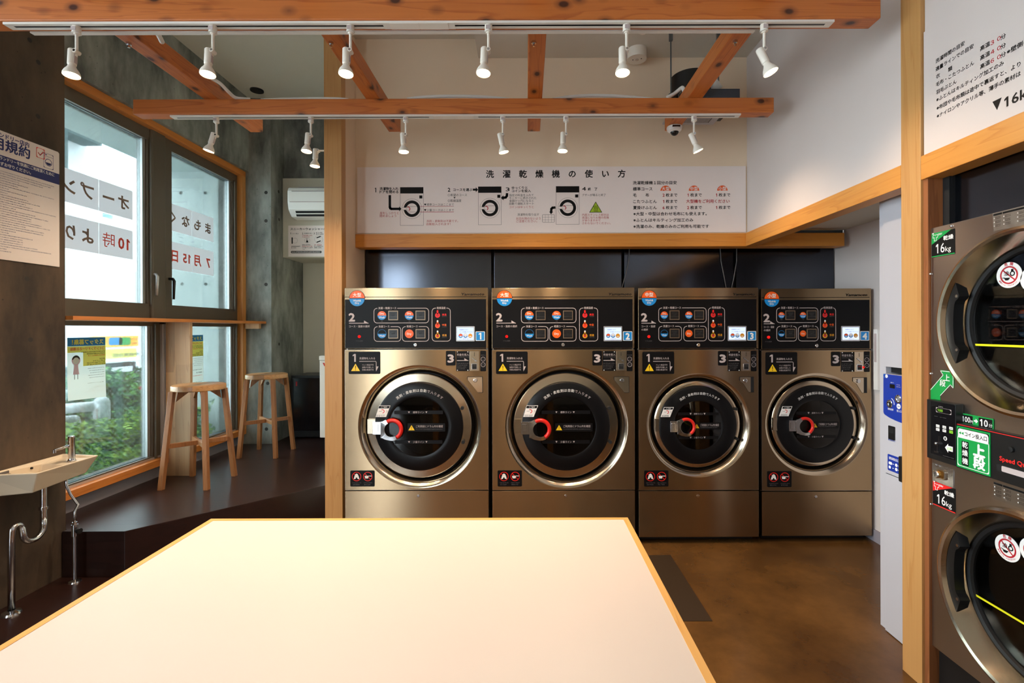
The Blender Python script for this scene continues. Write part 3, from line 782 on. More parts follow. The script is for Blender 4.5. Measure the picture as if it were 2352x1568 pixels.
SIZES = {
 'L': dict(badge=(29.1, 23.3, 17.3), A=(67, 194), B=(67.4, 129.8), C=(132, 194), T=(200.5, 243.8), S=256.4, Nn=(300.9, 322.3), knob=163, cx=((85.9, 112), (148.5, 174.6)), cr=10, yc=63.2, nx=(10.4, 23.4), ar=(10.4, 56), led=34.1,
           R=141.5, G=131, D=120, A_=102, Gl=68, cxd=171.5, cyd=318.6, kh=1.0, hr=(-61, 5, 25, 16.5), two=False, brand=(267.5, 320.3)),
 'M': dict(badge=(25, 22.5, 17), A=(46, 156.5), B=(46, 99.9), C=(103.4, 157), T=(160, 198.8), S=205.2, Nn=(250, 270.2), knob=137.5, cx=((59.5, 83), (116, 139.3)), cr=8.3, yc=62.3, nx=(7, 20), ar=(7, 41), led=24,
           R=119.5, G=107, D=99, A_=90, Gl=56, cxd=138.5, cyd=315.4, kh=.86, hr=(-31, 2.5, 21, 14.5), two=True, brand=(217, 267)),
 'S': dict(badge=(23.6, 23.7, 16.8), A=(34.1, 130.3), B=(34.4, 81.4), C=(83.9, 130.6), T=(134.7, 171.1), S=182.6, Nn=(226.5, 246.9), knob=125.7, cx=((45.9, 66), (95.3, 115)), cr=7.1, yc=61, nx=(5.3, 18.4), ar=(5.3, 31), led=16,
           R=118, G=106, D=98, A_=89, Gl=55.5, cxd=126.5, cyd=312, kh=.86, hr=(-31, 2.5, 21, 14.5), two=True, brand=(193, 243)),
}
def washer(size, px0, py0, wpx, Y, num, word, label, sc):
    P = SIZES[size]; s = Y / F
    o = W(px0, py0, Y); xc = o.x + wpx * s / 2
    t = thing('washer_dryer', label, 'washing machine', (xc, Y, 0), 0, 'stainless washer dryers along the back wall')
    Wd = wpx
    Hb = 590 if Y < 3.47 else 587
    Hb = (1.84 - .045) / s
    M = frame(o, '-Y', s)
    # body behind the front
    b = MB(M)
    for q_ in ((.6, .5, 4, Hb), (Wd - 4, .5, Wd - .6, Hb), (4, .5, Wd - 4, 4), (4, Hb - 4, Wd - 4, Hb)): b.rect(*q_, -.03, 'stainless_side', t=.41)
    b.rect(4, 4, Wd - 4, Hb - 4, -.42, 'stainless_side', t=.02)
    b.rect(6, Hb - 2, Wd - 6, Hb + 12, -.06, 'black_rubber', t=.38)
    for x in (22, Wd - 30): b.rect(x, Hb, x + 24, Hb + 2.4, -.02, 'stainless_side', t=.05)
    part(b, 'cabinet', t, .002)
    b = MB(M); b.rr(40, -1.6, 62, .8, .5, -.06, 'brass_inner', t=.10); b.rr(Wd - 52, -1.4, Wd - 30, .8, .5, -.06, 'stainless_side', t=.10); part(b, 'top_bracket', t)
    # header strip and control panel
    b = MB(M); b.rect(0, 0, Wd, 139.2, 0, 'stainless', t=.03)
    part(b, 'upper_front', t, .0015)
    b = MB(M); w = .0012
    b.rect(1, 20.2, Wd - 4.3, 21.4, w, 'black_print'); b.rect(1.2, 26.3, Wd - 4.3, 138.3, w, 'black_print')
    w = .0020; bt = P['brand']
    b.text('Yamamoto', bt[0], 14.6, 7.6, w, 'ink_black', .02, fit=bt[1] - bt[0], slant=.22)
    g = 'label_grey'
    b.text('2', P['nx'][0], 66.6, 25.5, w, g, .045, fit=P['nx'][1] - P['nx'][0])
    arrow_half(b, P['ar'][0], P['ar'][1], 80.6, 1.5, 11, 6, w, g)
    if P['two']:
        b.text('コース・温度', P['ar'][0], 88, 5.4, w, g, .01, fit=P['ar'][1] - P['ar'][0] - 2); b.text('の選択', P['ar'][0], 95.5, 5.2, w, g, .01)
    else: b.text('コース・温度の選択', P['ar'][0], 88, 5.4, w, g, .01, fit=47.5)
    b.text('ドラム洗浄', P['led'], 121.5, 3.2, w, 'ink_grey', 0, al='C')
    A, B, Cc, T = P['A'], P['B'], P['C'], P['T']; yt = P['yc'] - 17.2
    def box(a, y0, y1, txt, tw):
        x = a[0] + 11; ln = tw
        b.orr(a[0], y0, a[1], y1, 8, 1.3, w, g, gap=(x - 2.5, x + ln + 2.5) if txt else None)
        if txt: b.text(txt, x, y0 + .3, 5.6, w, g, .015, fit=ln)
    y2 = yt + 42.2; y3 = yt + 77.2
    tl = 41 if size != 'S' else 39.5
    box(A, yt, yt + 35, '洗濯 + 乾燥コース', tl); box(B, y2, y3, '洗濯コース', 25); box(Cc, y2, y3, '乾燥コース', 25)
    tw = 20; x = (T[0] + T[1]) / 2 - tw / 2
    b.orr(T[0], yt, T[1], y3, 8, 1.3, w, g, gap=(x - 2, x + tw + 2)); b.text('乾燥温度', x, yt + .3, 5.6, w, g, .015, fit=tw)
    r = P['cr']
    for i, (cx, sx) in enumerate(P['cx']):
        yy = P['yc']
        b.disc(cx, yy, r, w, 'label_orange', 20, PI, 2 * PI); b.disc(cx, yy, r, w, 'label_blue', 20, 0, PI)
        b.text('Dry', cx, yy - r * .48, r * .62, w + .0005, 'label_white', .02, al='C'); b.text('Wash', cx, yy + r * .42, r * .56, w + .0005, 'label_white', .02, al='C')
        b.text('標準' if i == 0 else '少量', cx, yy + r + 3.2, 2.6, w, 'ink_grey', al='C')
    cx = P['cx'][0][0]; yy = P['yc'] + 42.1
    b.ring(cx, yy, r - .5, r, w, 'label_blue', 24, PI, 2 * PI); b.disc(cx, yy, r, w, 'label_blue', 20, 0, PI); b.text('Wash', cx, yy + r * .42, r * .56, w + .0005, 'label_white', .02, al='C')
    cx = P['cx'][1][0]; b.disc(cx, yy, r, w, 'label_orange'); b.text('Dry', cx, yy, r * .66, w + .0005, 'label_white', .02, al='C')
    tx = T[0] + (T[1] - T[0]) * .305
    for i, (c1, c2, txt) in enumerate((('ink_red_bright', 'ink_red', '高温'), ('label_orange', 'ink_red_bright', '中温'), ('label_amber', 'ink_red', '低温'))):
        yy = P['yc'] + i * 23.6
        b.disc(tx, yy, 5.6, w, c1, 20); b.disc(tx, yy, 3, w + .0004, c2, 16)
        b.rr(tx - 1.9, yy - 12, tx + 1.9, yy - 2, 1.8, w, c1)
        if i: b.rr(tx - 1.7, yy - 12.4, tx + 1.7, yy - 8, 1.6, w + .0004, 'label_white')
        b.text(txt, tx + 10.5, yy - 1.5, 5.2, w, c1, .02); b.scrib(tx + 10.5, tx + 21, yy + 3, 2, w, 'ink_grey')
    part(b, 'control_panel', t)
    # badge
    b = MB(M); bx, by, br = P['badge']; w = .0028
    b.disc(bx, by, br + .8, w - .0003, 'black_print', 32, PI, 2 * PI); b.disc(bx, by, br, w, 'label_orange', 28, PI, 2 * PI); b.disc(bx, by + 1, br, w, 'label_blue', 28, 0, PI); b.rect(bx - br, by - .2, bx + br, by + 1.0, w + .0003, 'black_print')
    b.text(word, bx, by - 7.3, 10, w + .0005, 'label_white', .02, al='C'); b.text('Wash&', bx, by + 5.4, 6, w + .0005, 'label_white', .02, al='C'); b.text('Dry', bx, by + 11, 6, w + .0005, 'label_white', .02, al='C')
    part(b, 'size_badge', t)
    # course display windows
    for i, (cx, yy) in enumerate(((P['cx'][0][1], P['yc']), (P['cx'][1][1], P['yc']), (P['cx'][0][1], P['yc'] + 42.1), (P['cx'][1][1], P['yc'] + 42.1))):
        b = MB(M); b.rr(cx - 11.2, yy - 10.8, cx + 11.2, yy + 10.8, .8, .005, 'frame_bronze', t=.004); b.rect(cx - 9.6, yy - 9.0, cx + 9.6, yy + 9.0, .0055, 'black_plastic')
        b.text(('20分60分', '12分30分', '27分26分', '20分 6分')[i], cx, yy - 4.6, 3.6, .006, 'led_dim', 0, al='C', fit=12); b.text(('1500円', '1200円', '1000円', '100円')[i], cx, yy - .6, 3.6, .006, 'led_dim', 0, al='C', fit=8)
        b.rect(cx - 9.6, yy + 3, cx + 9.6, yy + 3.4, .006, 'ink_grey')
        part(b, 'course_button', t)
    # touch screen
    b = MB(M); x = P['S']; y0 = yt + 42.5; b.rr(x, y0, x + 42.5, y0 + 34.5, 1.6, .006, 'frame_silver', t=.005); b.rect(x + 2.3, y0 + 3, x + 40.3, y0 + 31.5, .0066, 'screen_glow')
    w = .0071; b.text('洗濯物を入れて', x + 8, y0 + 8, 2.9, w, 'ink_navy'); b.text('コースを選んでください', x + 8, y0 + 13, 2.9, w, 'ink_navy')
    for i, (c1, c2) in enumerate((('label_orange', 'label_blue'), ('label_white', 'label_blue'), ('label_amber', 'label_amber'))):
        cx = x + 10.5 + i * 11; b.disc(cx, y0 + 21.8, 4.7, w, c1, 18, PI, 2 * PI); b.disc(cx, y0 + 21.8, 4.7, w, c2, 18, 0, PI); b.ring(cx, y0 + 21.8, 4.5, 4.9, w + .0001, 'changer_blue' if i < 2 else c1, 20)
        b.rect(cx - 2.4, y0 + 22.6, cx + 2.4, y0 + 24.4, w + .0002, 'label_white')
    b.scrib(x + 16, x + 29, y0 + 29, 1.8, w, 'ink_red'); part(b, 'touch_screen', t)
    # number plate
    b = MB(M); x0, x1 = P['Nn']; y0 = yt + 54.4; b.rr(x0, y0, x1, y0 + 21.6, 1.8, .003, 'label_white', t=.002); b.rr(x0 + 1.3, y0 + 1.3, x1 - 1.3, y0 + 20.3, 1, .0034, 'label_blue'); (b.one((x0 + x1) / 2 + 1, y0 + 10.8, 15, .0039, 'label_white') if num == 1 else b.text(str(num), (x0 + x1) / 2, y0 + 10.8, 19.5, .0039, 'label_white', .05, al='C'))
    part(b, 'number_plate', t, label='blue plate with white number %d' % num)
    b = MB(M); b.disc(P['led'], 111.4, 3, .006, 'red_glow', 16, t=.006); part(b, 'indicator_lamp', t)
    b = MB(M); lathe2(b, P['knob'], 130.9, [(4, 0), (4, .008), (3.2, .010), (0, .010)], 'chrome', 20, False); b.rect(P['knob'] - .5, 128.6, P['knob'] + .5, 131, .0106, 'black_print'); part(b, 'panel_lock', t)
    # lower front plate with the dished round opening
    cx, cy, R, G, D = P['cxd'], P['cyd'], P['R'], P['G'], P['D']
    b = MB(M); y0, y1 = 141.6, 464.0
    plate_hole(b, 0, y0, Wd, y1, cx, cy, R, 0, 'stainless')
    b.rect(0, y0, Wd, y0 + .5, .0003, 'stainless_side', t=.03); b.rect(0, y1 - .5, Wd, y1, .0003, 'stainless_side', t=.03); b.rect(0, y0, .5, y1, .0003, 'stainless_side', t=.03); b.rect(Wd - .5, y0, Wd, y1, .0003, 'stainless_side', t=.03)
    lathe2(b, cx, cy, [(R, 0), (R - 2, -.0015), (R - 5, -.007), (R - 8, -.015), (R - 11, -.028), (D + 6, -.042), (D + 4.5, -.052)], 'stainless_ring')
    part(b, 'front_plate', t)
    b = MB(M); b.rect(0, 466.4, Wd, Hb - .5, 0, 'stainless', t=.03); lathe2(b, cx - 3, 477.7, [(3.4, 0), (3.4, .003), (2.6, .004), (0, .004)], 'chrome', 18, False)
    part(b, 'kick_plate', t, .001)
    # door
    D, A_, Gl = P['D'], P['A_'], P['Gl']; k = P['kh']
    b = MB(M); lathe2(b, cx, cy, [(D + 4.5, -.052), (D + 4.5, -.075), (D + 1, -.075), (D + 1, -.03)], 'black_rubber'); part(b, 'door_seal', t)
    b = MB(M); lathe2(b, cx - 2 * k, cy - 1, [(D + 1, -.035), (D + .6, -.026), (D - 1, -.022), (A_ + 3, -.019), (A_, -.018), (A_, -.03)], 'stainless_ring'); dr = part(b, 'door', t)
    b = MB(M); lathe2(b, cx - 2 * k, cy, [(A_, -.03), (A_ + .1, -.010), (A_ - 1, -.004), (A_ - 4, 0), (Gl + 10, .007), (Gl + 3, .0075), (Gl + .5, .005), (Gl, .0), (Gl - 1, -.004)], 'black_door')
    w = .0095; rt = 84.5 * (A_ / 102.0); n = 15; st = '洗剤・柔軟剤は自動で入ります'; ta = math.radians(73 if size == 'L' else 70)
    for i, ch in enumerate(st):
        a = -ta / 2 + ta * i / (len(st) - 1); b.text(ch, cx + 1 + rt * math.sin(a), cy + 1 - rt * math.cos(a), 7.6 * (A_ / 102) , w, 'label_white' if i < 9 or size != 'L' else 'label_grey', .0, al='C', rot=a)
    for dx, dy in ((98, -42), (100, 36)): b.disc(cx + dx * A_ / 102, cy + dy * A_ / 102, 4 * k, .004, 'black_void', 16, t=.03)
    sub(b, 'door_rim', t, dr)
    b = MB(M)
    kx = A_ / 102.0
    q = [(-99 * kx + 7, -49 * k), (-66 * kx, -49 * k), (-76 * kx, -23 * k), (-99 * kx - 1, -23 * k)]
    q = [(cx + x, cy + y) for x, y in q]; b.poly(q, .0095, 'label_white', t=.004)
    b.poly([(q[0][0] + .2, q[0][1] + .8), (q[1][0] - 1.4, q[1][1] + .8), (q[1][0] - 3.2, q[1][1] + 6.2 * k), (q[0][0] - 1.4, q[0][1] + 6.2 * k)], .0099, 'black_print')
    b.text('ドア操作', (q[0][0] + q[1][0]) / 2 - 1, q[0][1] + 3.5 * k, 3.6 * k, .0103, 'label_white', al='C')
    mx, my = (q[0][0] + q[2][0]) / 2, q[0][1] + 13 * k; b.ring(mx, my, 3.0 * k, 4.6 * k, .0101, 'handle_red', 20, -2.2, 1.6); b.line([(mx - 8 * k, my), (mx - 2, my)], .7, .0101, 'ink_grey'); b.ring(mx + 8 * k, my, 2.2 * k, 2.8 * k, .0101, 'ink_black', 14, -1.2, 1.2)
    b.scrib(q[3][0] + 2, q[2][0] - 2, q[3][1] - 4.3 * k, 1.6, .0101, 'ink_black'); b.scrib(q[3][0] + 2, q[2][0] - 3, q[3][1] - 1.9 * k, 1.6, .0101, 'ink_black')
    sub(b, 'door_sticker', t, dr)
    b = MB(M); b.disc(cx - 2 * k, cy, Gl, .0015, 'door_glass', 48, t=.004); g_ = sub(b, 'door_glass', t, dr)
    b = MB(M); w = .0032; gx = cx - 2 * k; ky = 1 if size == 'L' else .8
    for yy, txt in ((-33 * ky, '標準ライン'), (35 * ky, '少量ライン')):
        hw = math.sqrt(max(Gl ** 2 - (abs(yy) + 5 * ky) ** 2, 1)) - .5
        b.rect(gx - hw, cy + yy - 4 * ky, gx + hw, cy + yy + 4 * ky, w, 'black_print'); b.text(txt, gx, cy + yy, 5.2 * ky, w + .0004, 'label_grey', al='C')
        for dx in (-22 * ky, 18 * ky): b.poly([(gx + dx - 2.2, cy + yy - 2), (gx + dx + 2.2, cy + yy - 2), (gx + dx, cy + yy + 2)], w + .0004, 'label_grey')
    x1 = gx + (61 if size == 'L' else 51); x0 = gx - (25 if size == 'L' else 11)
    b.rr(x0, cy - 8 * ky, x1, cy + 11 * ky, .6, .0060, 'black_print', t=.001); warn_tri(b, x0 + 9 * ky, cy + 2 * ky, 12 * ky, .0064)
    b.text('ご利用前にドラム内を確認', x0 + 19 * ky, cy - 1 * ky, 6, .0064, 'label_grey', fit=x1 - x0 - 24 * ky); b.scrib(x0 + 19 * ky, x1 - 5, cy + 5.5 * ky, 2.1, .0064, 'ink_grey')
    sub(b, 'glass_sticker', t, dr)
    # drum behind
    b = MB(M); lathe2(b, cx, cy, [(Gl + 6, -.02), (Gl + 30, -.08), (Gl + 30, -.38), (0, -.385)], 'drum_metal')
    for a in (0.5, 2.6, 4.7): b.rect(cx + (Gl + 18) * math.cos(a) - 6, cy + (Gl + 18) * math.sin(a) - 6, cx + (Gl + 18) * math.cos(a) + 6, cy + (Gl + 18) * math.sin(a) + 6, -.09, 'drum_metal', t=.28)
    b.disc(cx, cy, 26, -.37, 'stainless_ring', 28, t=.01)
    part(b, 'drum', t)
    # latch + red ring handle
    hx, hy, hR, hr = P['hr']
    b = MB(M); x0 = cx - D - 1; b.rr(x0, cy - 17 * k, cx - A_ + 3, cy + 17 * k, 1, -.008, 'stainless_ring', t=.02); part(b, 'hinge_plate', t, .0015); b = MB(M)
    xb = cx + hx - hR - 19 * k
    b.rr(xb, cy - 14 * k + 1, xb + 20 * k, cy + 16 * k, 1.5, .030, 'chrome', t=.036); b.rr(xb + 3 * k, cy - 8 * k, xb + 13 * k, cy + 10 * k, 1, .033, 'chrome', t=.003)

    part(b, 'latch', t, .0015)
    b = MB(M); hcx, hcy = cx + hx, cy + hy
    arc0 = [(hcx + hR * math.cos(a), hcy + hR * math.sin(a)) for a in [math.radians(52 + 3 * i) for i in range(64)] if True]
    outer = [(xb + 18 * k, cy - 13 * k), (hcx - hR * .62, hcy - hR * .92)] + [(hcx + hR * .97 * math.cos(math.radians(a)), hcy + hR * .97 * math.sin(math.radians(a))) for a in (-112, -100)] + []
    # chrome collar: ring sector closed at the left by the grip plate
    vs = []; fs = []; seq = [math.radians(a) for a in range(60, 241, 6)]
    for a in seq:
        c, s_ = math.cos(a), math.sin(a); ro = hR * 1.0
        if c < -.35: ro = min(hR * 1.28, hR * 1.02 / max(-c, .3)) if -c > .78 else hR * (1 + .35 * (-c - .35))
        for rr_, w_ in ((hr, .010), (ro, .010), (ro, .034), (hr, .036)): vs.append((hcx + rr_ * c, -(hcy + rr_ * s_), w_))
    m_ = len(seq)
    for i in range(m_ - 1):
        for j in range(4): fs.append((4 * i + j, 4 * i + (j + 1) % 4, 4 * i + 4 + (j + 1) % 4, 4 * i + 4 + j))
    fs += [(3, 2, 1, 0), (4 * m_ - 4, 4 * m_ - 3, 4 * m_ - 2, 4 * m_ - 1)]
    b.add(vs, fs, 'chrome'); b.rr(xb + 17 * k, cy - 12 * k, hcx - hr * 1.02, cy + 14 * k, 1, .034, 'chrome', t=.024)
    part(b, 'handle_collar', t, .0012)
    b = MB(M); rm = (hR + hr) / 2
    pts = [(hcx + rm * math.cos(a), -(hcy + rm * math.sin(a)), .022) for a in [math.radians(-122 + 6 * i) for i in range(31)]]
    tm = MB(); tm.tube([Vector((M @ Vector(p))) for p in pts], (hR - hr) / 2 * s * 1.06, 'handle_red', 14); part(tm, 'handle_grip', t, label='bright red curved door grip')
    # stickers and coin unit, anchored from the right edge
    rx = Wd - (330 if size == 'L' else (275 + 1.5 if size == 'M' else 330 * 0 + 255))
    b = MB(M); w = .0022; b.rr(9.2, 145.9, 82, 197.3, 3, w - .0004, 'black_print', t=.0015)
    b.one(24, 160.3, 18, w, g); b.text('洗濯物を入れる', 34, 161.5, 5.6, w, g, .01, fit=36)
    b.line([(34, 168.3), (71, 168.3), (72.6, 170), (72.6, 188)], 1.3, w, g); b.poly([(71.9, 180), (78, 180), (72.3, 191.5)], w + .0002, g)
    warn_tri(b, 25, 182, 17, w)
    for i, q_ in enumerate(('ペット用品不可', '油等が付着した', '衣類は乾燥不可')): b.text(q_, 40, 176.5 + i * 5.6, 4.2, w, g, 0, fit=26.5)
    part(b, 'loading_label', t)
    x = Wd - 96.9 * (1 if size == 'L' else .957); kk = 1 if size == 'L' else .957
    b = MB(M); b.rr(x, 145, x + 22.2 * kk, 178.3, 2.4, w - .0004, 'black_print', t=.0015); b.text('3', x + 11 * kk, 161.7, 24.5, w, g, .05, al='C', fit=13)
    part(b, 'step_label', t)
    b = MB(M); x2 = Wd - 73.5 * kk; b.rect(x2, 145.7, x2 + 30.6 * kk, 191, w - .0004, 'black_print', t=.003)
    b.text('料金を投入', x2 + 2.2, 153.7, 5.8, w, g, .01, fit=27 * kk); b.scrib(x2 + 2.2, x2 + 29 * kk, 159, 2, w, 'ink_grey'); arrow_half(b, x2 + 2, x2 + 29 * kk, 167, 1.5, 10, 5.5, w, g)
    for i in range(4): b.scrib(x2 + 1.5, x2 + (28 - i * 2.5) * kk, 173.5 + i * 4.2, 2.4, w, 'ink_grey')
    for xx in (x2 + 3, x2 + 27 * kk):
        for yy in (147.3, 189.3): b.disc(xx, yy, 1.1, w + .001, 'label_white', 10, t=.001)
    part(b, 'payment_label', t)
    b = MB(M); x3 = Wd - 42.3 * kk; b.rr(x3, 145.4, x3 + 22 * kk, 191, 1, .008, 'stainless_ring', t=.008); b.rect(x3 + 10.4, 148, x3 + 11.2, 157, .0085, 'black_void')
    b.line([(x3 + 6, 161), (x3 + 15, 168)], 2.2, .012, 'chrome'); b.disc(x3 + 15, 168, 2.4, .0125, 'chrome', 14, t=.005)
    b.rr(x3 + 4.5, 173, x3 + 17.5, 188.5, 1, .012, 'chrome', t=.005); b.rect(x3 + 6, 175.5, x3 + 16, 186.5, .0125, 'black_void'); b.scrib(x3 + 7, x3 + 15, 179, 1.8, .013, 'ink_red' if num == 4 else 'ink_grey')
    if num == 4: b.disc(x3 + 19.5, 181, 2.2, .013, 'red_glow', 12)  # glowing disc added in place of red light reflected on this coin unit
    part(b, 'coin_mech', t, .0008)
    b = MB(M); x4 = Wd - 18.1 * kk; b.rr(x4, 144.7, x4 + 13.5 * kk, 191.8, 2.2, w - .0004, 'black_print', t=.0015); b.scrib(x4 + 1.5, x4 + 12 * kk, 154.8, 2.4, w, 'ink_grey')
    for yy, q_ in ((164, '100'), (176.8, '500')): b.ring(x4 + 6.6 * kk, yy, 4.4, 5.2, w, g); b.text(q_, x4 + 6.6 * kk, yy, 3.4, w, 'ink_grey', al='C')
    part(b, 'coin_label', t)
    b = MB(M); xl = Wd - (48 if size == 'L' else 44)
    pp = [(0, 0), (35.5, 0), (36, 36.8), (24.6, 36.8), (0, 6.9)] if size == 'L' else [(0, 0), (33, 0), (33, 36), (22, 36), (8, 14), (0, 9)]
    b.poly([(xl + x_ , 204.2 + y_) for x_, y_ in pp], .0008, 'black_void'); b.poly([(xl + 1.2 + x_ * .93, 205.2 + y_ * .95) for x_, y_ in pp], .0025, 'stainless_ring', t=.002)
    if size != 'L': b.rect(xl + 26, 204.4, xl + 33, 240, .004, 'black_void', t=.003)
    lathe2(b, xl + 18.5 if size == 'L' else xl + 13, 212.7, [(4.6, .0025), (4.6, .008), (3.4, .010), (0, .010)], 'chrome', 20, False)
    part(b, 'service_lock', t)
    b = MB(M); b.rr(12.2, 418.7, 68.1, 455.5, 2.4, w - .0004, 'black_print', t=.0015)
    cx1, cy1 = 26.7, 432.5; b.poly([(cx1 - 6.5, cy1 + 6), (cx1 - 5, cy1), (cx1 - 3, cy1 - 5), (cx1, cy1 - 7), (cx1 + 3, cy1 - 5), (cx1 + 5, cy1), (cx1 + 6.5, cy1 + 6), (cx1 + 2, cy1 + 5), (cx1 + 1, cy1 + 2), (cx1 - 1, cy1 + 2), (cx1 - 2, cy1 + 5)], w + .0004, 'label_white'); forbid(b, cx1, cy1, 10.6, w)
    cx1 = 52.4; forbid(b, cx1, cy1, 10.6, w); b.poly([(cx1 - 7, cy1 - 1.6), (cx1 + 2, cy1 - 1.6), (cx1 + 1, cy1 + 4.4), (cx1 - 6, cy1 + 4.4)], w + .0004, 'label_white'); b.rect(cx1 + 1, cy1 - 1.8, cx1 + 9, cy1 - .4, w + .0004, 'label_white')
    for xx in (17, 43): b.scrib(xx, xx + 20, 447, 2, w, 'ink_grey'); b.scrib(xx + 1, xx + 18, 451, 2.8, w, 'ink_grey')
    part(b, 'warning_label', t)
    return t
washer('L', 791.2, 661.4, 329.5, 3.44, 1, '大型', 'large stainless washer dryer numbered 1, next to the wooden post', 1)
washer('L', 1129.5, 661.2, 327.5, 3.455, 2, '大型', 'large stainless washer dryer numbered 2, second from the left', 1)
washer('M', 1465.8, 661.4, 275.5, 3.485, 3, '中型', 'medium stainless washer dryer numbered 3 with red ring handle', 1)
washer('S', 1748.5, 662.8, 252.5, 3.51, 4, '小型', 'small stainless washer dryer numbered 4, beside the white wall', 1)

# ================================================================== wide instruction board
YS = 3.762; o = W(0, 0, YS); 
Mf = Matrix.Identity(4)
def pxframe(Y, px, py): return frame(W(px, py, Y), '-Y', Y / F)
b = MB(pxframe(YS, 820, 384)); ox, oy = 820, 384
b.rect(.5, 0, 893, 151.5, 0, 'sign_board', t=.007)
w = .0006
A = lambda x, y: (x / 5.227 + 820 - ox, y / 5.227 + 380 - oy)
Bq = lambda x, y: (x / 5.113 + 1260 - ox, y / 5.113 + 380 - oy)
K = 'ink_black'; Rd = 'ink_red'
def ta(txt, x, y, hgt, mat, x1=None, bold=0.012, f=A, k=5.2, w=.0006, al='L'):
    X, Yy = f(x, y); b.text(txt, X, Yy, hgt / k * 1.08, w, mat, bold, fit=((x1 - x) / k if x1 else None), al=al)
for ch, xx in zip('洗濯乾燥機の使い方', (1125.5, 1163.4, 1201.1, 1239, 1276.6, 1314.2, 1352.3, 1390.6, 1427.8)): b.text(ch, xx - ox, 400.7 - oy, 18.8, w, K, .028, al='C')
def icon(x0, y0, f, k, arrow=None):
    X, Y_ = f(x0, y0); b.orr(X, Y_, X + 53.5, Y_ + 88, .3, .5, w, K); b.rect(X, Y_, X + 53.5, Y_ + 14.5, w, K); b.rect(X + 44, Y_ + 19, X + 51, Y_ + 26, w, K)
    cx, cy = X + 27, Y_ + 49.5; b.ring(cx, cy, 22.6, 23.1, w, 'ink_grey'); b.ring(cx, cy, 12.4, 19, w, K); b.rect(cx - 10, cy - 5.4, cx + 11.5, cy - 4.8, w, K); b.rect(cx - 9, cy + 7, cx + 10, cy + 7.6, w, K)
    b.rr(cx - 23, cy - 2.8, cx - 8, cy + 2.8, 1, w + .0004, 'sign_board'); b.orr(cx - 23, cy - 2.8, cx - 8, cy + 2.8, 1, .4, w + .0005, 'ink_grey'); b.disc(cx - 9, cy + .3, 5.4, w + .0005, 'sign_board'); b.ring(cx - 9, cy + .3, 3.6, 5.4, w + .0006, Rd, 24, -2.0, 1.0); b.ring(cx - 9, cy + .3, 4.0, 4.5, w + .0006, 'ink_grey', 24, 1.2, 4.2)
icon(517, 262, A, 5.2); icon(1453, 257, A, 5.2); icon(86, 250, Bq, 5.1)
b.one(*A(226, 296), 10.5, .0006, K, .16); ta('洗濯物を入れ', 272, 280, 36, K, 495, .03); ta('ドアを閉める', 272, 318, 36, K, 495, .03)
b.line([A(393, 365), A(393, 500), A(398, 514), A(412, 522), A(505, 522)], 5.6, w, K); b.poly([A(505, 492), A(532, 522), A(505, 552)], w, K)
ta('扉をしっかりと', 272, 572, 32, Rd, 500, .004); ta('閉めましょう', 272, 606, 32, Rd, 468, .004)
b.rect(*A(752, 491), *A(1160, 495), w, Rd); b.rect(*A(752, 557), *A(1160, 562), w, Rd)
ta('▼標準コースはここまで', 802, 472, 30, K, 1160, .004); ta('▼少量コースはここまで', 802, 538, 30, K, 1160, .004)
ta('洗剤・柔軟剤は不要です。', 832, 670, 30, Rd, 1210, .004); ta('自動投入されます！', 832, 706, 30, Rd, 1120, .004)
ta('2', 1090, 293, 60, K, None, .03); ta('コースを選ぶ', 1155, 295, 34, K, 1382, .03)
b.rect(*A(1390, 282), *A(1425, 306), w, K); b.poly([A(1425, 264), A(1453, 294), A(1425, 324)], w, K)
ta('①希望のコース', 1088, 358, 32, K, 1318, .002); b.poly([A(1157, 382), A(1183, 382), A(1170, 402)], w, K); ta('②乾燥温度', 1088, 426, 32, K, 1250, .002)
ta('3', 1786, 290, 56, K, 1830, .02); ta('ゆっくりと', 1858, 273, 34, K, 2045, .03); ta('コインを投入', 1858, 311, 34, K, 2085, .03)
b.line([A(1800, 345), A(1798, 370), A(1785, 388), A(1755, 393)], 5.6, w, K); b.poly([A(1757, 362), A(1726, 393), A(1757, 424)], w, K)
for i, (q, x1) in enumerate((('指定の料金を入れて', 2118), ('モニターに表示された', 2150), ('金額が０円になると', 2118), ('自動で運転スタート', 2120))): ta(q, 1827, 362 + i * 34, 30, K, x1, .0)
ta('コインはゆっくりと', 1827, 504, 30, Rd, 2118, .0)
ta('洗濯物を取り出す', 1925, 595, 30, K, 2183, .0); ta('お忘れ物のないよう', 1910, 642, 30, Rd, 2200, .0); ta('ご注意ください。', 1910, 675, 30, Rd, 2160, .0)
x0, y0 = A(2222, 595); b.orr(x0, y0, x0 + 28.5, y0 + 18, 2, .6, w, K)
for i in range(1, 4): b.rect(x0 + i * 7, y0, x0 + i * 7 + .35, y0 + 18, w, K)
for i in range(1, 3): b.rect(x0, y0 + i * 6, x0 + 28.5, y0 + i * 6 + .35, w, K)
b.line([Bq(72, 500), Bq(45, 503), Bq(32, 515), Bq(28, 550)], 5.6, w, K); b.poly([Bq(5, 548), Bq(52, 548), Bq(28, 580)], w, K)
ta('4', 393, 280, 56, K, 438, .025, Bq); ta('終', 462, 285, 34, K, 495, .03, Bq); ta('了', 538, 285, 34, K, 572, .03, Bq); ta('ブザーが鳴ると終了', 392, 355, 30, K, 675, .0, Bq)
P3 = [Bq(552, 436), Bq(620, 552), Bq(484, 552)]; b.poly([(P3[0][0], P3[0][1] - 1), (P3[1][0] + 1.6, P3[1][1] + 1.6), (P3[2][0] - 1.6, P3[2][1] + 1.6)], w, K); b.poly([(P3[0][0], P3[0][1] + 1.2), (P3[1][0] - .6, P3[1][1] + .4), (P3[2][0] + .6, P3[2][1] + .4)], w + .0004, 'label_lime')
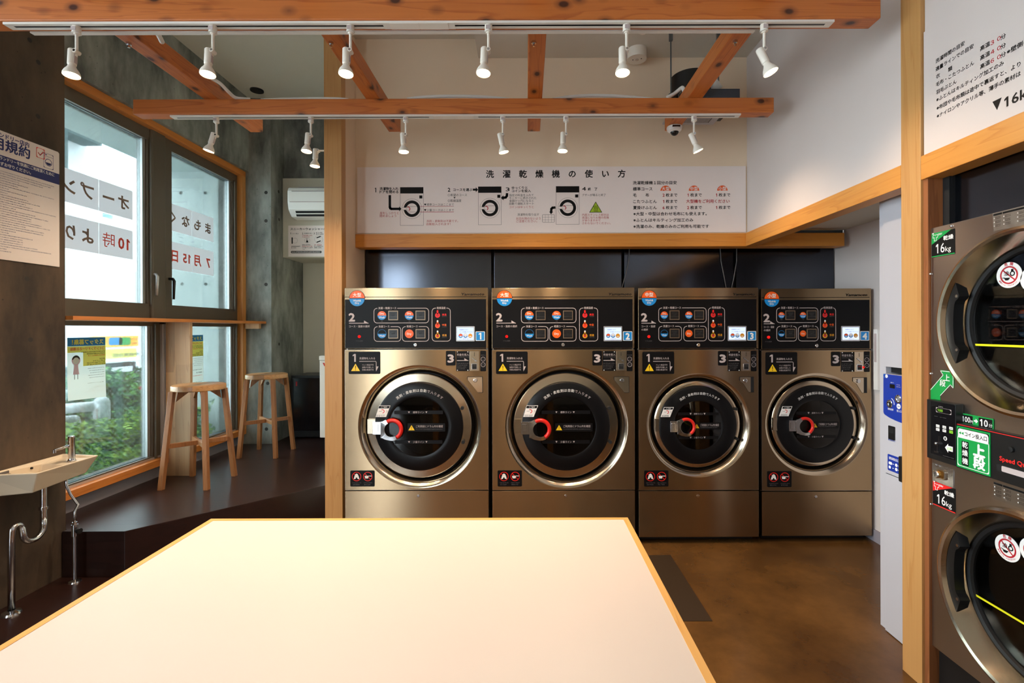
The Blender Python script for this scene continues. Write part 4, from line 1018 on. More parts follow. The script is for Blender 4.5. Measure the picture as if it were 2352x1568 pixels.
for xx in (535, 552, 569): b.line([Bq(xx, 480), Bq(xx - 5, 493), Bq(xx + 5, 508), Bq(xx, 524), Bq(xx, 532)], .9, w + .0007, K)
b.rect(*Bq(528, 541), *Bq(578, 546), w + .0007, K)
for i, (q, x1) in enumerate((('内部ステンレス部分は', 710), ('高温になり火傷の危険', 712), ('がありますので', 612), ('さわらないでください。', 732))): ta(q, 393, 587 + i * 33, 29, Rd, x1, .0, Bq)
H = 42; bo = .022
ta('洗濯乾燥機１回分の目安', 990, 213, H, K, 1512, bo, Bq); ta('標準コース', 990, 286, H, K, 1222, bo, Bq)
for xx, q in ((1374, '大型'), (1707, '中型'), (2040, '小型')):
    X, Yy = Bq(xx, 308); b.disc(X, Yy, 12, w, 'label_orange', 24, PI, 2 * PI); b.text(q, X, Yy - 4.8, 9.4, w + .0004, 'label_white', .02, al='C')
ta('毛', 992, 358, H, K, 1032, bo, Bq); ta('布', 1138, 358, H, K, 1178, bo, Bq)
for xx, yy, n in ((1335, 358, '2'), (1623, 358, '1'), (1957, 358, '1'), (1335, 432, '1'), (1335, 505, '6'), (1623, 505, '2'), (1957, 505, '1')):
    ta(n, xx + 14, yy, 46, Rd, None, .03, Bq, al='C'); ta('枚まで', xx + 40, yy, H, K, xx + 177, bo, Bq)
ta('こたつふとん', 992, 432, H, K, 1273, bo, Bq); ta('大型機をご利用ください', 1615, 432, H, Rd, 2132, bo, Bq); ta('夏掛けふとん', 992, 505, H, K, 1273, bo, Bq)
ta('※大型・中型は合わせ毛布にも使えます。', 995, 578, H, K, 1870, bo, Bq); ta('※ふとんはキルティング加工のみ', 995, 652, H, K, 1708, bo, Bq); ta('※洗濯のみ、乾燥のみのご利用も可能です', 995, 726, H, K, 1895, bo, Bq)
q = pxframe(YS, 820, 384).translation
ob = b.build('instruction_board', origin=(q.x + 1.5, YS, q.z - .25)); tag(ob, 'long white washing instruction board with diagrams above the washers', 'sign')

# ================================================================== right wall board
XB = 1.712
b = MB(frame((XB, 2.082, 2.82), '-X')); b.rect(0, 0, 1.0, .53, 0, 'wall_right_white', t=.006)
def wt(txt, cx, cy, mat='ink_black', size=.0196, bold=.025, pitch=None):
    px = cx / 5.6 + 2120; py = cy / 5.6 + 20; q = WX(px, py, XB)
    X = 2.082 - q.y; Yv = 2.82 - q.z
    b.text(txt, X, Yv, size, .0006, mat, bold, fit=(pitch or size) * len(txt) * .97)
wt('洗濯時間の目安', 165, 680); wt('適量ラインでの目安', 165, 783); wt('衣', 170, 880); wt('類', 325, 785 + 5); wt('毛布・こたつふとん', 170, 980); wt('羽毛ぶとん', 172, 1080)
wt('※ふとんはキルティング加工のみ', 175, 1175); wt('※布団や毛布類は途中で裏返すと、より', 178, 1283); wt('※ナイロンやアクリル等、薄手の素材は', 180, 1385)
for yy, n in ((520, '３０'), (640, '４０'), (752, '６０')):
    wt('高温', 738, yy); wt(n, 872, yy - 72, 'ink_red'); wt('分', 1000, yy - 142)
wt('※壁側の', 1082, 560); wt('▼', 895, 1260, size=.050, bold=.0, pitch=.036); wt('16kg', 1050, 1205, size=.050, bold=.02, pitch=.026)
ob = b.build('drying_guide_board', origin=(XB, 1.6, 2.5)); tag(ob, 'white drying time board with black text, high on right wall', 'sign')
# ================================================================== stacked dryer on the right wall
XD = 1.722; YFAR = 2.058
t = thing('stacked_dryer', 'tall stainless stacked pair of dryers with round doors, cut by right edge', 'dryer', (XD, 1.66, 0))
def D(px, py, X=XD): q = WX(px, py, X); return (YFAR - q.y, 1.9 - q.z)
MD = frame((XD, YFAR, 1.9), '-X')
W_D = .79
def cD(x, y): return D(x / 4.354 + 2120, y / 4.354 + 840)
ztop = D(2134, 526)[1]
zc_up, zc_lo = 1.9 - 1.568, 1.9 - .577; uc = .385; Rr = .335
b = MB(MD)
zmid = (zc_up + zc_lo) / 2
plate_hole(b, 0, ztop, W_D, zmid, uc, zc_up, Rr - .02, 0, 'stainless_dryer'); plate_hole(b, 0, zmid, W_D, 1.9 - .2, uc, zc_lo, Rr - .02, 0, 'stainless_dryer')
b.rect(0, ztop, .001, 1.7, .0004, 'stainless_side', t=.03); b.rect(0, ztop, W_D, ztop + .002, .0004, 'stainless_side', t=.03)
part(b, 'front_plate', t)
b = MB(MD); b.rect(.002, ztop + .003, W_D - .002, 1.698, -.40, 'stainless_side', t=.3); b.rect(0.01, 1.70, W_D, 1.9, -.02, 'black_rubber', t=.5); part(b, 'cabinet', t)
for nm, zc, lab in (('upper', zc_up, 'upper round dryer door'), ('lower', zc_lo, 'lower round dryer door')):
    b = MB(MD); lathe2(b, uc, zc, [(Rr - .02, -.01), (Rr - .004, 0), (Rr, .012), (Rr - .004, .026), (Rr - .014, .031), (Rr - .024, .027), (Rr - .032, .01), (Rr - .050, -.03), (Rr - .058, -.05)], 'stainless_ring', 96); dr = part(b, 'dryer_door', t, label=lab)
    b = MB(MD); lathe2(b, uc, zc, [(Rr - .058, -.05), (Rr - .062, -.044), (Rr - .073, -.048), (Rr - .078, -.062)], 'black_rubber', 96); sub(b, 'door_seal', t, dr)
    b = MB(MD); b.disc(uc, zc, Rr - .074, -.058, 'door_glass', 64, t=.004); yl = D(2230, 791 if nm == 'upper' else 1358, XD + .06)[1]
    hw = math.sqrt((Rr - .075) ** 2 - (yl - zc) ** 2); b.rect(uc - hw, yl - .004, uc + hw, yl + .004, -.0555, 'seal_yellow'); sub(b, 'door_glass', t, dr)
    # black grip set in the left of the rim
    b = MB(MD); n = 24; P = []
    a0, a1 = math.radians(148), math.radians(212)
    for i in range(n + 1):
        a = a0 + (a1 - a0) * i / n; P.append((uc + (Rr - .034) * math.cos(a), zc + (Rr - .034) * math.sin(a)))
    Q = []
    for i in range(n + 1):
        f = i / n; a = a1 + (a0 - a1) * f; bump = .034 + .034 * math.sin(PI * f) ** .5 + .018 * (math.exp(-((f - .13) / .06) ** 2) + math.exp(-((f - .87) / .06) ** 2)); Q.append((uc + (Rr - bump) * math.cos(a), zc + (Rr - bump) * math.sin(a)))
    b.poly(P + Q, .012, 'black_plastic', t=.04)
    for f in (.14, .86): a = a0 + (a1 - a0) * f; b.disc(uc + (Rr - .062) * math.cos(a), zc + (Rr - .062) * math.sin(a), .006, .0135, 'chrome', 10, t=.002)
    sub(b, 'door_grip', t, dr)
    b = MB(MD); lathe2(b, uc, zc, [(Rr - .075, -.08), (Rr - .03, -.12), (Rr - .04, -.36), (0, -.37)], 'drum_metal', 48)
    for a in (1.0, 3.0, 5.0): b.rect(uc + .22 * math.cos(a) - .02, zc + .22 * math.sin(a) - .02, uc + .22 * math.cos(a) + .02, zc + .22 * math.sin(a) + .02, -.13, 'stainless_side', t=.2)
    sub(b, 'drum', t, dr)
    for j, (sx, sy) in enumerate(((2316.6, 631.5), (2374, 640)) if nm == 'upper' else ((2312.7, 1258.5), (2372, 1268))):
        u, v = D(sx, sy, XD + .054); r = .0475; b = MB(MD); w = -.0555; b.disc(u, v, r, w, 'label_white', 40, t=.0008); w += .0006
        b.ring(u, v, r * .58, r * .7, w, 'ink_red', 36)
        if j == 0:
            b.text('危', u - r * .22, v - r * .84, r * .28, w, 'ink_red', .03, al='C', rot=-.2501); b.text('険', u + r * .22, v - r * .84, r * .28, w, 'ink_red', .03, al='C', rot=.25)
            b.text('油', u - r * .2, v - r * .15, r * .42, w + .0004, 'ink_black', .01, al='C'); b.line([(u - r * .48, v - r * .42), (u + r * .48, v + r * .42)], r * .1, w + .0002, 'ink_red')
            b.poly([(u - r * .38, v + r * .2), (u + r * .12, v + r * .2), (u - r * .04, v + r * .4), (u - r * .26, v + r * .4)], w + .0005, 'ink_black'); b.rect(u - r * .5, v + r * .16, u - r * .3, v + r * .22, w + .0005, 'ink_black')
            b.ring(u + r * .28, v - r * .1, r * .12, r * .2, w + .0005, 'ink_black', 16); b.rect(u + r * .18, v - r * .45, u + r * .36, v - r * .26, w + .0005, 'ink_black')
            for i in range(13):
                a = math.radians(150 - i * 9.5); b.text('食用オイル・アロマオイル・工'[i], u + r * .82 * math.cos(a), v + r * .82 * math.sin(a), r * .13, w, 'ink_red', .02, al='C', rot=(a - PI / 2))
        part(b, 'warning_sticker', t) if False else sub(b, 'warning_sticker', t, dr)
# screws
b = MB(MD)
for px, py in ((2185.5, 519), (2137.5, 629), (2138, 857.5), (2138, 1157), (2136.5, 1383)):
    u, v = D(px, py); lathe2(b, u, v, [(.006, 0), (.0055, .004), (.003, .006), (0, .0065)], 'chrome', 12)
part(b, 'screws', t)
def quadD(b, pts, w, mat, t_=0.0):
    """axis aligned rectangle on the dryer front from two image corners"""
    (u0, v0), (u1, v1) = D(*pts[0]), D(*pts[1]); b.rect(u0, v0, u1, v1, w, mat, t=t_); return u0, v0, u1, v1
# centre band, coin box
XBD = XD - .026
b = MB(MD); uB = D(2197, 1000, XBD)[0]
vb0 = D(2352, 1004, XBD)[1]; vb1 = D(2352, 1122, XBD)[1]
def cB(x, y): return D(x / 4.354 + 2120, y / 4.354 + 840, XBD)
b.rect(uB, vb0, W_D - .005, vb1, .026, 'black_plastic', t=.026); b.rect(uB, vb0 + .004, W_D - .01, vb0 + .0065, .0268, 'ink_red_bright')
q = cB(768, 920); b.text('Speed Queen', q[0], q[1], .022, .0268, 'ink_red_bright', .03, sx=1.05)
q = cB(890, 835); lathe2(b, q[0], q[1], [(.011, .026), (.010, .034), (0, .035)], 'black_rubber', 16, False)
q = cB(790, 1020); b.rr(q[0] - .02, q[1] - .012, W_D - .1, q[1] + .014, .01, .0268, 'black_void'); b.rr(q[0], q[1] - .008, W_D - .1, q[1] + .012, .004, .0278, 'label_grey')
part(b, 'centre_band', t)
b = MB(MD); ua = D(2129.6, 914, XD - .03)[0]; ub = D(2196, 926, XD - .03)[0]; va = D(2129.6, 916, XD - .03)[1]; vb = D(2129.6, 1049.5, XD - .03)[1]
b.rr(ua, va, ub, vb, .003, .032, 'black_plastic', t=.032); part(b, 'coin_box', t, .002); 
def E_(x, y): return D(x / 4.354 + 2120, y / 4.354 + 840, XD - .033)
b = MB(MD); w = .0328; u0, v0 = E_(75, 350); u1 = E_(320, 385)[0]; v1 = E_(75, 872)[1]; b.rr(u0, v0, u1, v1, .002, w - .0003, 'black_gloss')
q = E_(130, 412); q1 = E_(282, 460); b.orr(q[0], q[1], q1[0], q[1] + .020, .001, .0006, w, 'label_grey'); b.text('100', q[0] + .008, q[1] + .010, .015, w + .0002, 'led_green', 0.01, fit=.024); b.scrib(q[0] + .012, q[0] + .033, q[1] - .005, .004, w, 'label_grey')
q = E_(115, 500); b.scrib(q[0], q[0] + .016, q[1], .003, w, 'ink_grey'); b.scrib(q[0] + .026, q[0] + .055, q[1], .003, w, 'ink_grey')
for i, xx in enumerate((130, 195, 262)):
    q = E_(xx, 583 + i * 12); 
    for j in range(2):
        m_ = 'led_green' if (i, j) == (2, 1) else 'label_white'
        b.rr(q[0], q[1] + j * .0145, q[0] + .0165, q[1] + .011 + j * .0145, .001, w, m_); b.scrib(q[0] + .003, q[0] + .014, q[1] + .0055 + j * .0145, .005, w + .0003, 'ink_black')
q = E_(165, 700); b.rect(q[0] - .0025, q[1], q[0] + .0025, q[1] + .025, w + .003, 'chrome', t=.003)
q = E_(222, 726); b.disc(q[0], q[1], .0085, w, 'label_white', 20); b.orr(q[0] - .004, q[1] - .005, q[0] + .004, q[1] + .005, .001, .001, w + .0003, 'ink_grey')
q = E_(152, 775); lathe2(b, q[0], q[1], [(.006, w), (.006, w + .012), (0, w + .014)], 'chrome', 14); b.rect(q[0] - .002, q[1], q[0] + .003, q[1] + .035, w + .005, 'chrome', t=.004); b.rect(q[0] - .012, q[1] + .033, q[0] + .01, q[1] + .038, w + .008, 'chrome', t=.008)
q = E_(258, 825); b.poly([(q[0] - .018, q[1]), (q[0] - .003, q[1] - .018), (q[0] - .003, q[1] - .010), (q[0] + .018, q[1] - .010), (q[0] + .018, q[1] + .010), (q[0] - .003, q[1] + .010), (q[0] - .003, q[1] + .018)], w, 'label_white')
b.text('上段', q[0] + .003, q[1], .0125, w + .0003, 'led_green', .02, al='C', fit=.024)
b.scrib(E_(195, 0)[0], E_(310, 0)[0], E_(250, 910)[1], .003, w, 'ink_grey'); part(b, 'coin_panel', t)
# green signs
b = MB(MD); (u0, v0) = D(2203, 950); u1 = D(2278.5, 965)[0] + .008; v1 = D(2203, 974)[1] - .006; u0 += .012; v0 -= .006; w = .003
b.rect(u0, v0, u1, v1, w, 'label_green', t=.002); w += .0004; hh = v1 - v0; um = u0 + (u1 - u0) * .42
b.rr(u0 + .003, v0 + .005, u0 + (u1 - u0) * .38, v1 - .005, .003, w, 'ink_black'); b.text('100', u0 + .006, (v0 + v1) / 2, .030, w + .0004, 'label_white', .01, fit=.034); b.text('円', u0 + .042, (v0 + v1) / 2 + .006, .012, w + .0004, 'label_white', .01)
b.poly([(um, (v0 + v1) / 2 - .003), (um + .007, (v0 + v1) / 2 - .003), (um + .007, (v0 + v1) / 2 - .009), (um + .017, (v0 + v1) / 2), (um + .007, (v0 + v1) / 2 + .009), (um + .007, (v0 + v1) / 2 + .003), (um, (v0 + v1) / 2 + .003)], w, 'label_white')
b.rr(um + .019, v0 + .004, u1 - .003, v1 - .004, .003, w, 'ink_black'); b.text('10', um + .026, (v0 + v1) / 2, .036, w + .0004, 'label_white', .02, fit=.030); b.text('分', um + .060, (v0 + v1) / 2 + .006, .015, w + .0004, 'label_white', .01)
part(b, 'price_label', t)
b = MB(MD); u0, v0 = D(2199, 977, XBD); u1 = D(2276, 993, XBD)[0]; v1 = D(2199, 1070, XBD)[1]; w = .029; b.rect(u0, v0, u1, v1, w, 'label_green', t=.002); w += .0004
b.orr(u0 + .004, v0 + .006, u1 - .004, v1 - .006, .005, .0022, w, 'label_white'); b.rr(u0 + .004, v0 + .006, u1 - .004, v0 + .044, .004, w, 'label_white')
for i in range(2): b.poly([(u0 + .010 + i * .011, v0 + .025), (u0 + .020 + i * .011, v0 + .019), (u0 + .020 + i * .011, v0 + .031)], w + .0004, 'label_green')
b.text('コイン投入口', u0 + .036, v0 + .025, .019, w + .0004, 'ink_black', .02, fit=u1 - u0 - .048)
b.rr(u0 + .022, v0 + .054, u0 + .052, v1 - .012, .003, w, 'ink_black')
for i, ch in enumerate('乾燥機'): b.text(ch, u0 + .037, v0 + .068 + i * .031, .025, w + .0004, 'label_white', .02, al='C')
b.text('上', (u0 + u1) / 2 + .026, v0 + .076, .050, w + .0004, 'label_white', .055, al='C'); b.text('段', (u0 + u1) / 2 + .026, v0 + .122, .050, w + .0004, 'label_white', .05, al='C')
part(b, 'upper_dryer_sign', t)
b = MB(MD); w = .0012; P = [cD(*p) for p in ((62, 330), (62, 250), (205, 85), (175, 40), (290, 52), (312, 110), (312, 225), (283, 188), (175, 302), (178, 342))]
cu, cv = sum(p[0] for p in P) / len(P), sum(p[1] for p in P) / len(P)
b.poly(P, w, 'label_green'); b.line([(cu + (p[0] - cu) * .93, cv + (p[1] - cv) * .94) for p in P][:-1], .0022, w + .0003, 'label_white')
q = cD(243, 120); b.text('上', q[0], q[1], .030, w + .0006, 'label_white', .02, al='C'); q = cD(200, 172); b.text('段', q[0], q[1], .030, w + .0006, 'label_white', .02, al='C'); part(b, 'arrow_label', t)
for (x0, y0, x1, y1), cm, inv in (((2140.6, 536.8, 2193.5, 591.3), 'label_green', 0), ((2143.5, 1103.5, 2195, 1157), 'ink_red_bright', 1)):
    b = MB(MD); u0, v0 = D(x0, y0); u1 = D(x1, y0)[0]; v1 = D(x0, y1)[1]; w = .0012; b.rect(u0, v0, u1, v1, w, 'ink_black', t=.001); w += .0004; dv = v1 - v0; du = u1 - u0
    if inv: b.poly([(u0, v0), (u1 - du * .1, v0), (u0, v0 + dv * .42)], w, cm)
    else: b.poly([(u0, v0), (u1 - du * .14, v0), (u0, v0 + dv * .47)], w, cm)
    b.rect(u0, v1 - dv * .04, u1, v1, w, cm)
    b.text('DRY', u0 + du * .31, v0 + dv * .09, dv * .1, w + .0004, 'label_white', .03); b.text('乾燥', u0 + du * .53, v0 + dv * .30, dv * .2, w + .0004, 'label_white', .03, fit=du * .42)
    b.text('16', u0 + du * .2, v0 + dv * .66, dv * .56, w + .0004, 'label_white', .0, fit=du * .38); b.text('kg', u0 + du * .61, v0 + dv * .74, dv * .30, w + .0004, 'label_white', .0, fit=du * .24)
    sx, sy = u0 + du * .18, v0 + dv * .2; k = du * .11
    b.line([(sx - k, sy - k * .9), (sx - k * .3, sy - k), (sx, sy - k * .8), (sx + k * .3, sy - k), (sx + k, sy - k * .9), (sx + k * .9, sy), (sx + k * .4, sy), (sx + k * .4, sy + k * 1.1), (sx - k * .5, sy + k * 1.1), (sx - k * .5, sy - k * .1), (sx - k * 1.1, sy)], du * .018, w + .0005, 'label_white', True); b.disc(sx - k, sy - k * 1.5, k * .3, w + .0005, 'label_white', 10)
    part(b, 'capacity_label', t, label='green and black 16kg label' if not inv else 'red and black 16kg label')
b = MB(MD); u0, v0 = cD(103, 966); u1 = cD(308, 1020)[0]; v1 = cD(103, 1145)[1]; b.rect(u0, v0, u1, v1, .003, 'chrome', t=.003); q = cD(165, 1085)
b.rr(q[0] - .004, q[1] - .026, q[0] + .036, q[1] + .016, .010, .010, 'stainless_ring', t=.008); b.rr(q[0] + .004, q[1] - .020, q[0] + .032, q[1] + .010, .006, .0105, 'brass_inner')
lathe2(b, q[0], q[1], [(.015, .003), (.015, .016), (.012, .019), (0, .019)], 'chrome', 24, False); b.rect(q[0] - .0015, q[1] - .008, q[0] + .0015, q[1] + .008, .0196, 'black_void')
for xx, yy in ((135, 990), (170, 1003), (130, 1110)): p_ = cD(xx, yy); b.disc(p_[0], p_[1], .0045, .007, 'chrome', 12, t=.004)
part(b, 'coin_lock', t)
for px, py in ((2281, 491), (2282, 1104)):
    b = MB(MD); u0, v0 = D(px, py); w = .001; b.rect(u0, v0, u0 + .2, v0 + .065, w, 'stainless_side'); w += .0003
    if py > 800: v0 = D(px + 1, 1105)[1]
    b.rect(u0 + .002, v0 + .002, u0 + .035, v0 + .009, w, 'ink_black'); b.rect(u0 + .037, v0 + .002, u0 + .12, v0 + .009, w, 'ink_black')
    for i in range(3):
        for xx in (0, .036, .085):
            b.poly([(u0 + .003 + xx, v0 + .020 + i * .014), (u0 + .008 + xx, v0 + .020 + i * .014), (u0 + .0055 + xx, v0 + .0155 + i * .014)], w, 'label_white'); b.scrib(u0 + .010 + xx, u0 + .032 + xx, v0 + .016 + i * .014, .003, w, 'ink_black'); b.scrib(u0 + .010 + xx, u0 + .030 + xx, v0 + .021 + i * .014, .003, w, 'ink_black')
    part(b, 'notice_label', t)

# ================================================================== partition with the change machine
XP = 1.832
b = MB(); b.box(1.846, 2.53, 2.487, 2.53, 0, 2.33, 'panel_white'); b.box(1.97, 2.53, 2.205, 2.487, 0, 2.33, 'panel_white'); b.box(1.849, 1.97, 2.205, 2.487, 1.352, 2.33, 'panel_white'); struct(b, 'wall_right')
b = MB(); b.box(1.832, 1.848, 2.205, 2.485, 1.352, 2.20, 'panel_white'); tag(b.build('cover_panel', bevel=.001), 'tall plain white cover panel above the change machine', 'panel')
b = MB(); b.box(1.86, 1.99, 2.21, 2.47, 1.322, 1.350, 'black_void'); struct(b, 'trim_6')
t = thing('change_machine', 'white coin change machine with blue front beside the right post', 'change machine', (1.84, 2.345, 0))
def Cc_(x, y): q = WX(x / 5.81 + 2000, y / 5.81 + 840, XP - .002); return (2.49 - q.y, 1.35 - q.z)
MC = frame((XP, 2.49, 1.35), '-X')
b = MB(MC); u0, v0 = Cc_(166, 100); ve = WX(2028.5, 1446, XP).z; v1 = 1.35 - max(ve, .004); ud = u0 + .285
vs = Cc_(170, 1412)[1]
b.rect(u0, v0, ud, vs - .001, .002, 'panel_white', t=.1); b.rect(u0 + .006, vs + .004, ud, 1.346, 0, 'panel_white', t=.1); b.rect(u0 + .01, vs - .002, ud, vs + .005, -.01, 'black_void', t=.05)
part(b, 'body', t, .001)
b = MB(MC); w = .0026; P = [Cc_(170, 104), (Cc_(440, 130)[0] + .12, Cc_(170, 104)[1]), (Cc_(440, 130)[0] + .12, Cc_(440, 772)[1] + .004), Cc_(440, 772), Cc_(330, 730), Cc_(250, 690), Cc_(195, 655), Cc_(176, 635), Cc_(170, 610)]
b.poly(P, w, 'changer_blue'); w += .0004
q = Cc_(212, 137); b.disc(q[0], q[1], .009, w, 'label_white', 20); q = Cc_(186, 132); b.ring(q[0], q[1], .007, .009, w, 'label_blue', 20)
q = Cc_(255, 240); b.rect(q[0], q[1], q[0] + .034, q[1] + .020, w, 'ink_black'); b.scrib(q[0] + .006, q[0] + .026, q[1] - .008, .005, w, 'label_white')
q = Cc_(345, 250); b.scrib(q[0], q[0] + .022, q[1], .004, w, 'label_grey'); b.scrib(q[0], q[0] + .026, q[1] + .010, .004, w, 'label_grey')
q = Cc_(375, 540); b.disc(q[0], q[1], .013, w, 'label_white', 20); b.text('500', q[0], q[1], .010, w + .0003, 'changer_blue', .02, al='C'); q = Cc_(350, 597); b.text('投入口', q[0], q[1], .0125, w, 'label_white', .01, fit=.03)
q = Cc_(230, 570); b.text('硬貨返却', q[0], q[1], .011, w, 'label_white', .01, fit=.037); q = Cc_(258, 500); b.ring(q[0], q[1], .027, .030, w, 'label_white', 20, -1.2, .1)
part(b, 'blue_panel', t)
for xx, yy, r_ in ((372, 442, .021), (258, 505, .020)):
    b = MB(MC); q = Cc_(xx, yy); lathe2(b, q[0], q[1], [(r_, .002), (r_, .006), (r_ * .8, .008), (r_ * .7, .003), (0, .003)], 'chrome', 28); b.rect(q[0] - .002, q[1] - r_ * .5, q[0] + .002, q[1] + r_ * .7, .007, 'chrome' if xx > 300 else 'black_void', t=.004); part(b, 'coin_slot' if xx > 300 else 'return_knob', t)
b = MB(MC); q = Cc_(238, 792); q2 = Cc_(328, 965); b.rr(q[0], q[1], q2[0], q[1] + .068, .004, .004, 'black_plastic', t=.004); b.rect(q[0] + .006, q[1] + .01, q2[0] - .006, q[1] + .034, .0044, 'black_void'); part(b, 'banknote_slot', t)
b = MB(MC); q = Cc_(235, 975); b.text('硬貨返却口', q[0], q[1], .0125, .0026, 'changer_blue', .01, fit=.045); part(b, 'lettering', t)
b = MB(MC); q = Cc_(226, 1170); q2 = Cc_(410, 1240); v2 = Cc_(226, 1385)[1]; w = .0026; b.rr(q[0], q[1], q2[0], v2, .006, w, 'changer_blue'); w += .0004
b.text('硬貨取出口', q[0] + .010, q[1] + .018, .015, w, 'label_white', .01, fit=.066)
for i in range(2):
    vv = q[1] + .043 + i * .021; b.rr(q[0] + .008, vv - .007, q[0] + .030 if i == 0 else q[0] + .022, vv + .007, .005, w, 'label_white'); b.poly([(q[0] + .034, vv - .003), (q[0] + .044, vv), (q[0] + .034, vv + .003)], w, 'label_white'); b.disc(q[0] + .058, vv, .008, w, 'label_white', 18); b.text('×10' if i == 0 else '×5', q[0] + .068, vv, .012, w, 'label_white', 0, fit=.018 if i == 0 else .012)
part(b, 'exchange_label', t)
b = MB(MC); b.rr(q2[0] - .002, q[1] - .012, q2[0] + .10, v2 + .03, .006, .016, 'black_plastic', t=.014); part(b, 'coin_tray', t, .002)
# small intercom on the white wall
b = MB(); q = WX(2018.5, 756, 2.53); q2 = WX(2018.5, 895, 2.53); b.box(2.505, 2.53, q.y - .02, q.y + .02, q2.z, q.z, 'white_plastic'); b.box(2.503, 2.505, q.y - .012, q.y + .012, q2.z + .2, q.z - .03, 'label_grey')
tag(b.build('wall_controller', bevel=.004), 'slim white wall controller between last washer and white partition', 'controller')

# ================================================================== air conditioner corner
t = thing('air_conditioner', 'white wall air conditioner above the shoe washer sign', 'air conditioner', (-2.2, 5.6, 2.7))
zt, zb_ = W(664, 429, 5.4).z, W(664, 500, 5.45).z; x0 = W(664.5, 460, 5.42).x; x1 = -1.62
prof = [(5.598, zb_ + .0), (5.46, zb_ + .01), (5.39, zb_ + .08), (5.372, zb_ + .16), (5.372, zt - .05), (5.395, zt - .01), (5.43, zt), (5.598, zt)]
b = MB(); b.extr(list(reversed(prof)), x0, x1, 'white_plastic'); part(b, 'body', t, .012)
b = MB(); b.box(x0 + .05, x1, 5.368, 5.374, zt - .058, zt - .054, 'ink_grey'); b.box(x0 + .03, x1, 5.366, 5.373, zb_ + .155, zb_ + .162, 'label_grey'); part(b, 'seam', t)
b = MB(); 
M2 = Matrix.Translation((0, 5.43, zb_ + .052)) @ Matrix.Rotation(math.radians(40), 4, 'X'); b.X = M2
b.box(x0 + .07, x1, -.012, .012, -.040, -.012, 'black_void'); b.box(x0 + .075, x1, -.012, .012, .0, .028, 'black_void'); b.box(x0 + .07, x1, -.018, -.010, -.010, .0, 'white_plastic'); part(b, 'air_outlet', t)
b = MB(); b.box(x0 + .1, x1, 5.41, 5.56, zt, zt + .003, 'label_grey'); part(b, 'top_grille', t)
b = MB(pxframe(5.598, 662, 518)); b.rect(0, 0, 122, 71, 0, 'sign_board', t=.004); w = .0008
def G_(x, y): return (x / 7.467 + 640 - 662, y / 7.467 + 400 - 518)
def tg(s_, x, y, h, mat, x1=None, bold=.01, al='L'): q = G_(x, y); b.text(s_, q[0], q[1], h / 7.467 * 1.05, w, mat, bold, fit=((x1 - x) / 7.467 if x1 else None), al=al)
tg('スニーカーウォッシャーの', 203, 940, 44, 'ink_black', 815, .03)
tg('1', 203, 1015, 40, 'ink_black', None, .02); tg('コイン投入', 233, 1018, 22, 'ink_black', 345, .01); tg('2', 403, 1015, 40, 'ink_black', None, .02); tg('洗濯物を洗う', 436, 1015, 22, 'ink_black', 578, .01); tg('3', 603, 1015, 40, 'ink_black', None, .02)
for yy, m_, xa, xb in ((1003, 'ink_black', 640, 750), (1028, 'ink_black', 640, 775), (1050, 'ink_red', 405, 590), (1076, 'ink_red', 405, 545), (1237, 'ink_black', 218, 378), (1262, 'ink_black', 218, 308), (1212, 'ink_black', 403, 568), (1236, 'ink_red', 403, 590), (1260, 'ink_black', 403, 590), (1285, 'ink_black', 403, 445), (1212, 'ink_red', 612, 745), (1236, 'ink_black', 612, 775), (1260, 'ink_black', 612, 750)):
    q = G_(xa, yy); b.scrib(q[0], G_(xb, yy)[0], q[1], 2.6, w, m_)
for xx, r_ in ((280, 45), (488, 46), (686, 70)): q = G_(xx, 1138 if r_ < 60 else 1118); b.ring(q[0], q[1], r_ / 7.467 - .3, r_ / 7.467, w, 'ink_grey')
q = G_(232, 1138); b.rr(q[0] - 1.3, q[1] - 7.5, q[0] + 1.3, q[1] + 7.5, 1, w + .0003, 'ink_black'); q = G_(488, 1145); b.rr(q[0] - 2.2, q[1] - 1, q[0] + 2.4, q[1] + 3.6, 1, w, 'ink_black'); b.rect(q[0] - 1, q[1] - 6, q[0] + .2, q[1], w, 'ink_black')
for dy in (-38, 38): q = G_(686, 1118 + dy); b.line([(q[0] - 4, q[1] + 1.4), (q[0] + 4, q[1] - 1.4)], 2.4, w, 'ink_black')
q = G_(208, 1335); b.rr(q[0], q[1] - 2.8, q[0] + 71, q[1] + 2.8, 2.6, w, 'ink_grey'); b.scrib(q[0] + 3, q[0] + 68, q[1], 2.6, w + .0004, 'label_white', 3.4)
q = pxframe(5.598, 720, 552).translation; ob = b.build('shoe_washer_sign', origin=tuple(q)); tag(ob, 'small white sneaker washer sign under the air conditioner', 'sign')
# black cabinet and the white washer behind the post
b = MB(); t = thing('black_cabinet', 'black low cabinet in the back left corner', 'cabinet', (-2.43, 5.7, .31))
xl = W(669, 930, 5.6).x; ztp = W(690, 862, 5.6).z; b.box(xl, -2.16, 5.6, 6.0, .305, ztp, 'black_plastic'); part(b, 'body', t, .004)
b = MB(); b.box(xl + .02, -2.2, 5.588, 5.599, .38, ztp - .03, 'black_gloss'); part(b, 'door', t, .003)
b = MB()
for x in (xl + .03, -2.21): b.cyl((x, 5.63, .29), (x, 5.63, .306), .015, 'black_rubber')
b.box(xl + .06, xl + .075, 5.585, 5.589, ztp - .12, ztp - .07, 'ink_red'); part(b, 'foot', t)
t = thing('shoe_washer', 'white boxy shoe washer mostly hidden behind the tall left post', 'washing machine', (-1.8, 5.0, .31))
xl = W(734, 900, 4.86).x; zt = W(740, 817, 4.86).z; zb2 = W(740, 1005, 4.86).z; b = MB(); b.box(xl, -1.50, 4.86, 5.35, zb2, zt - .045, 'white_plastic'); part(b, 'body', t, .006)
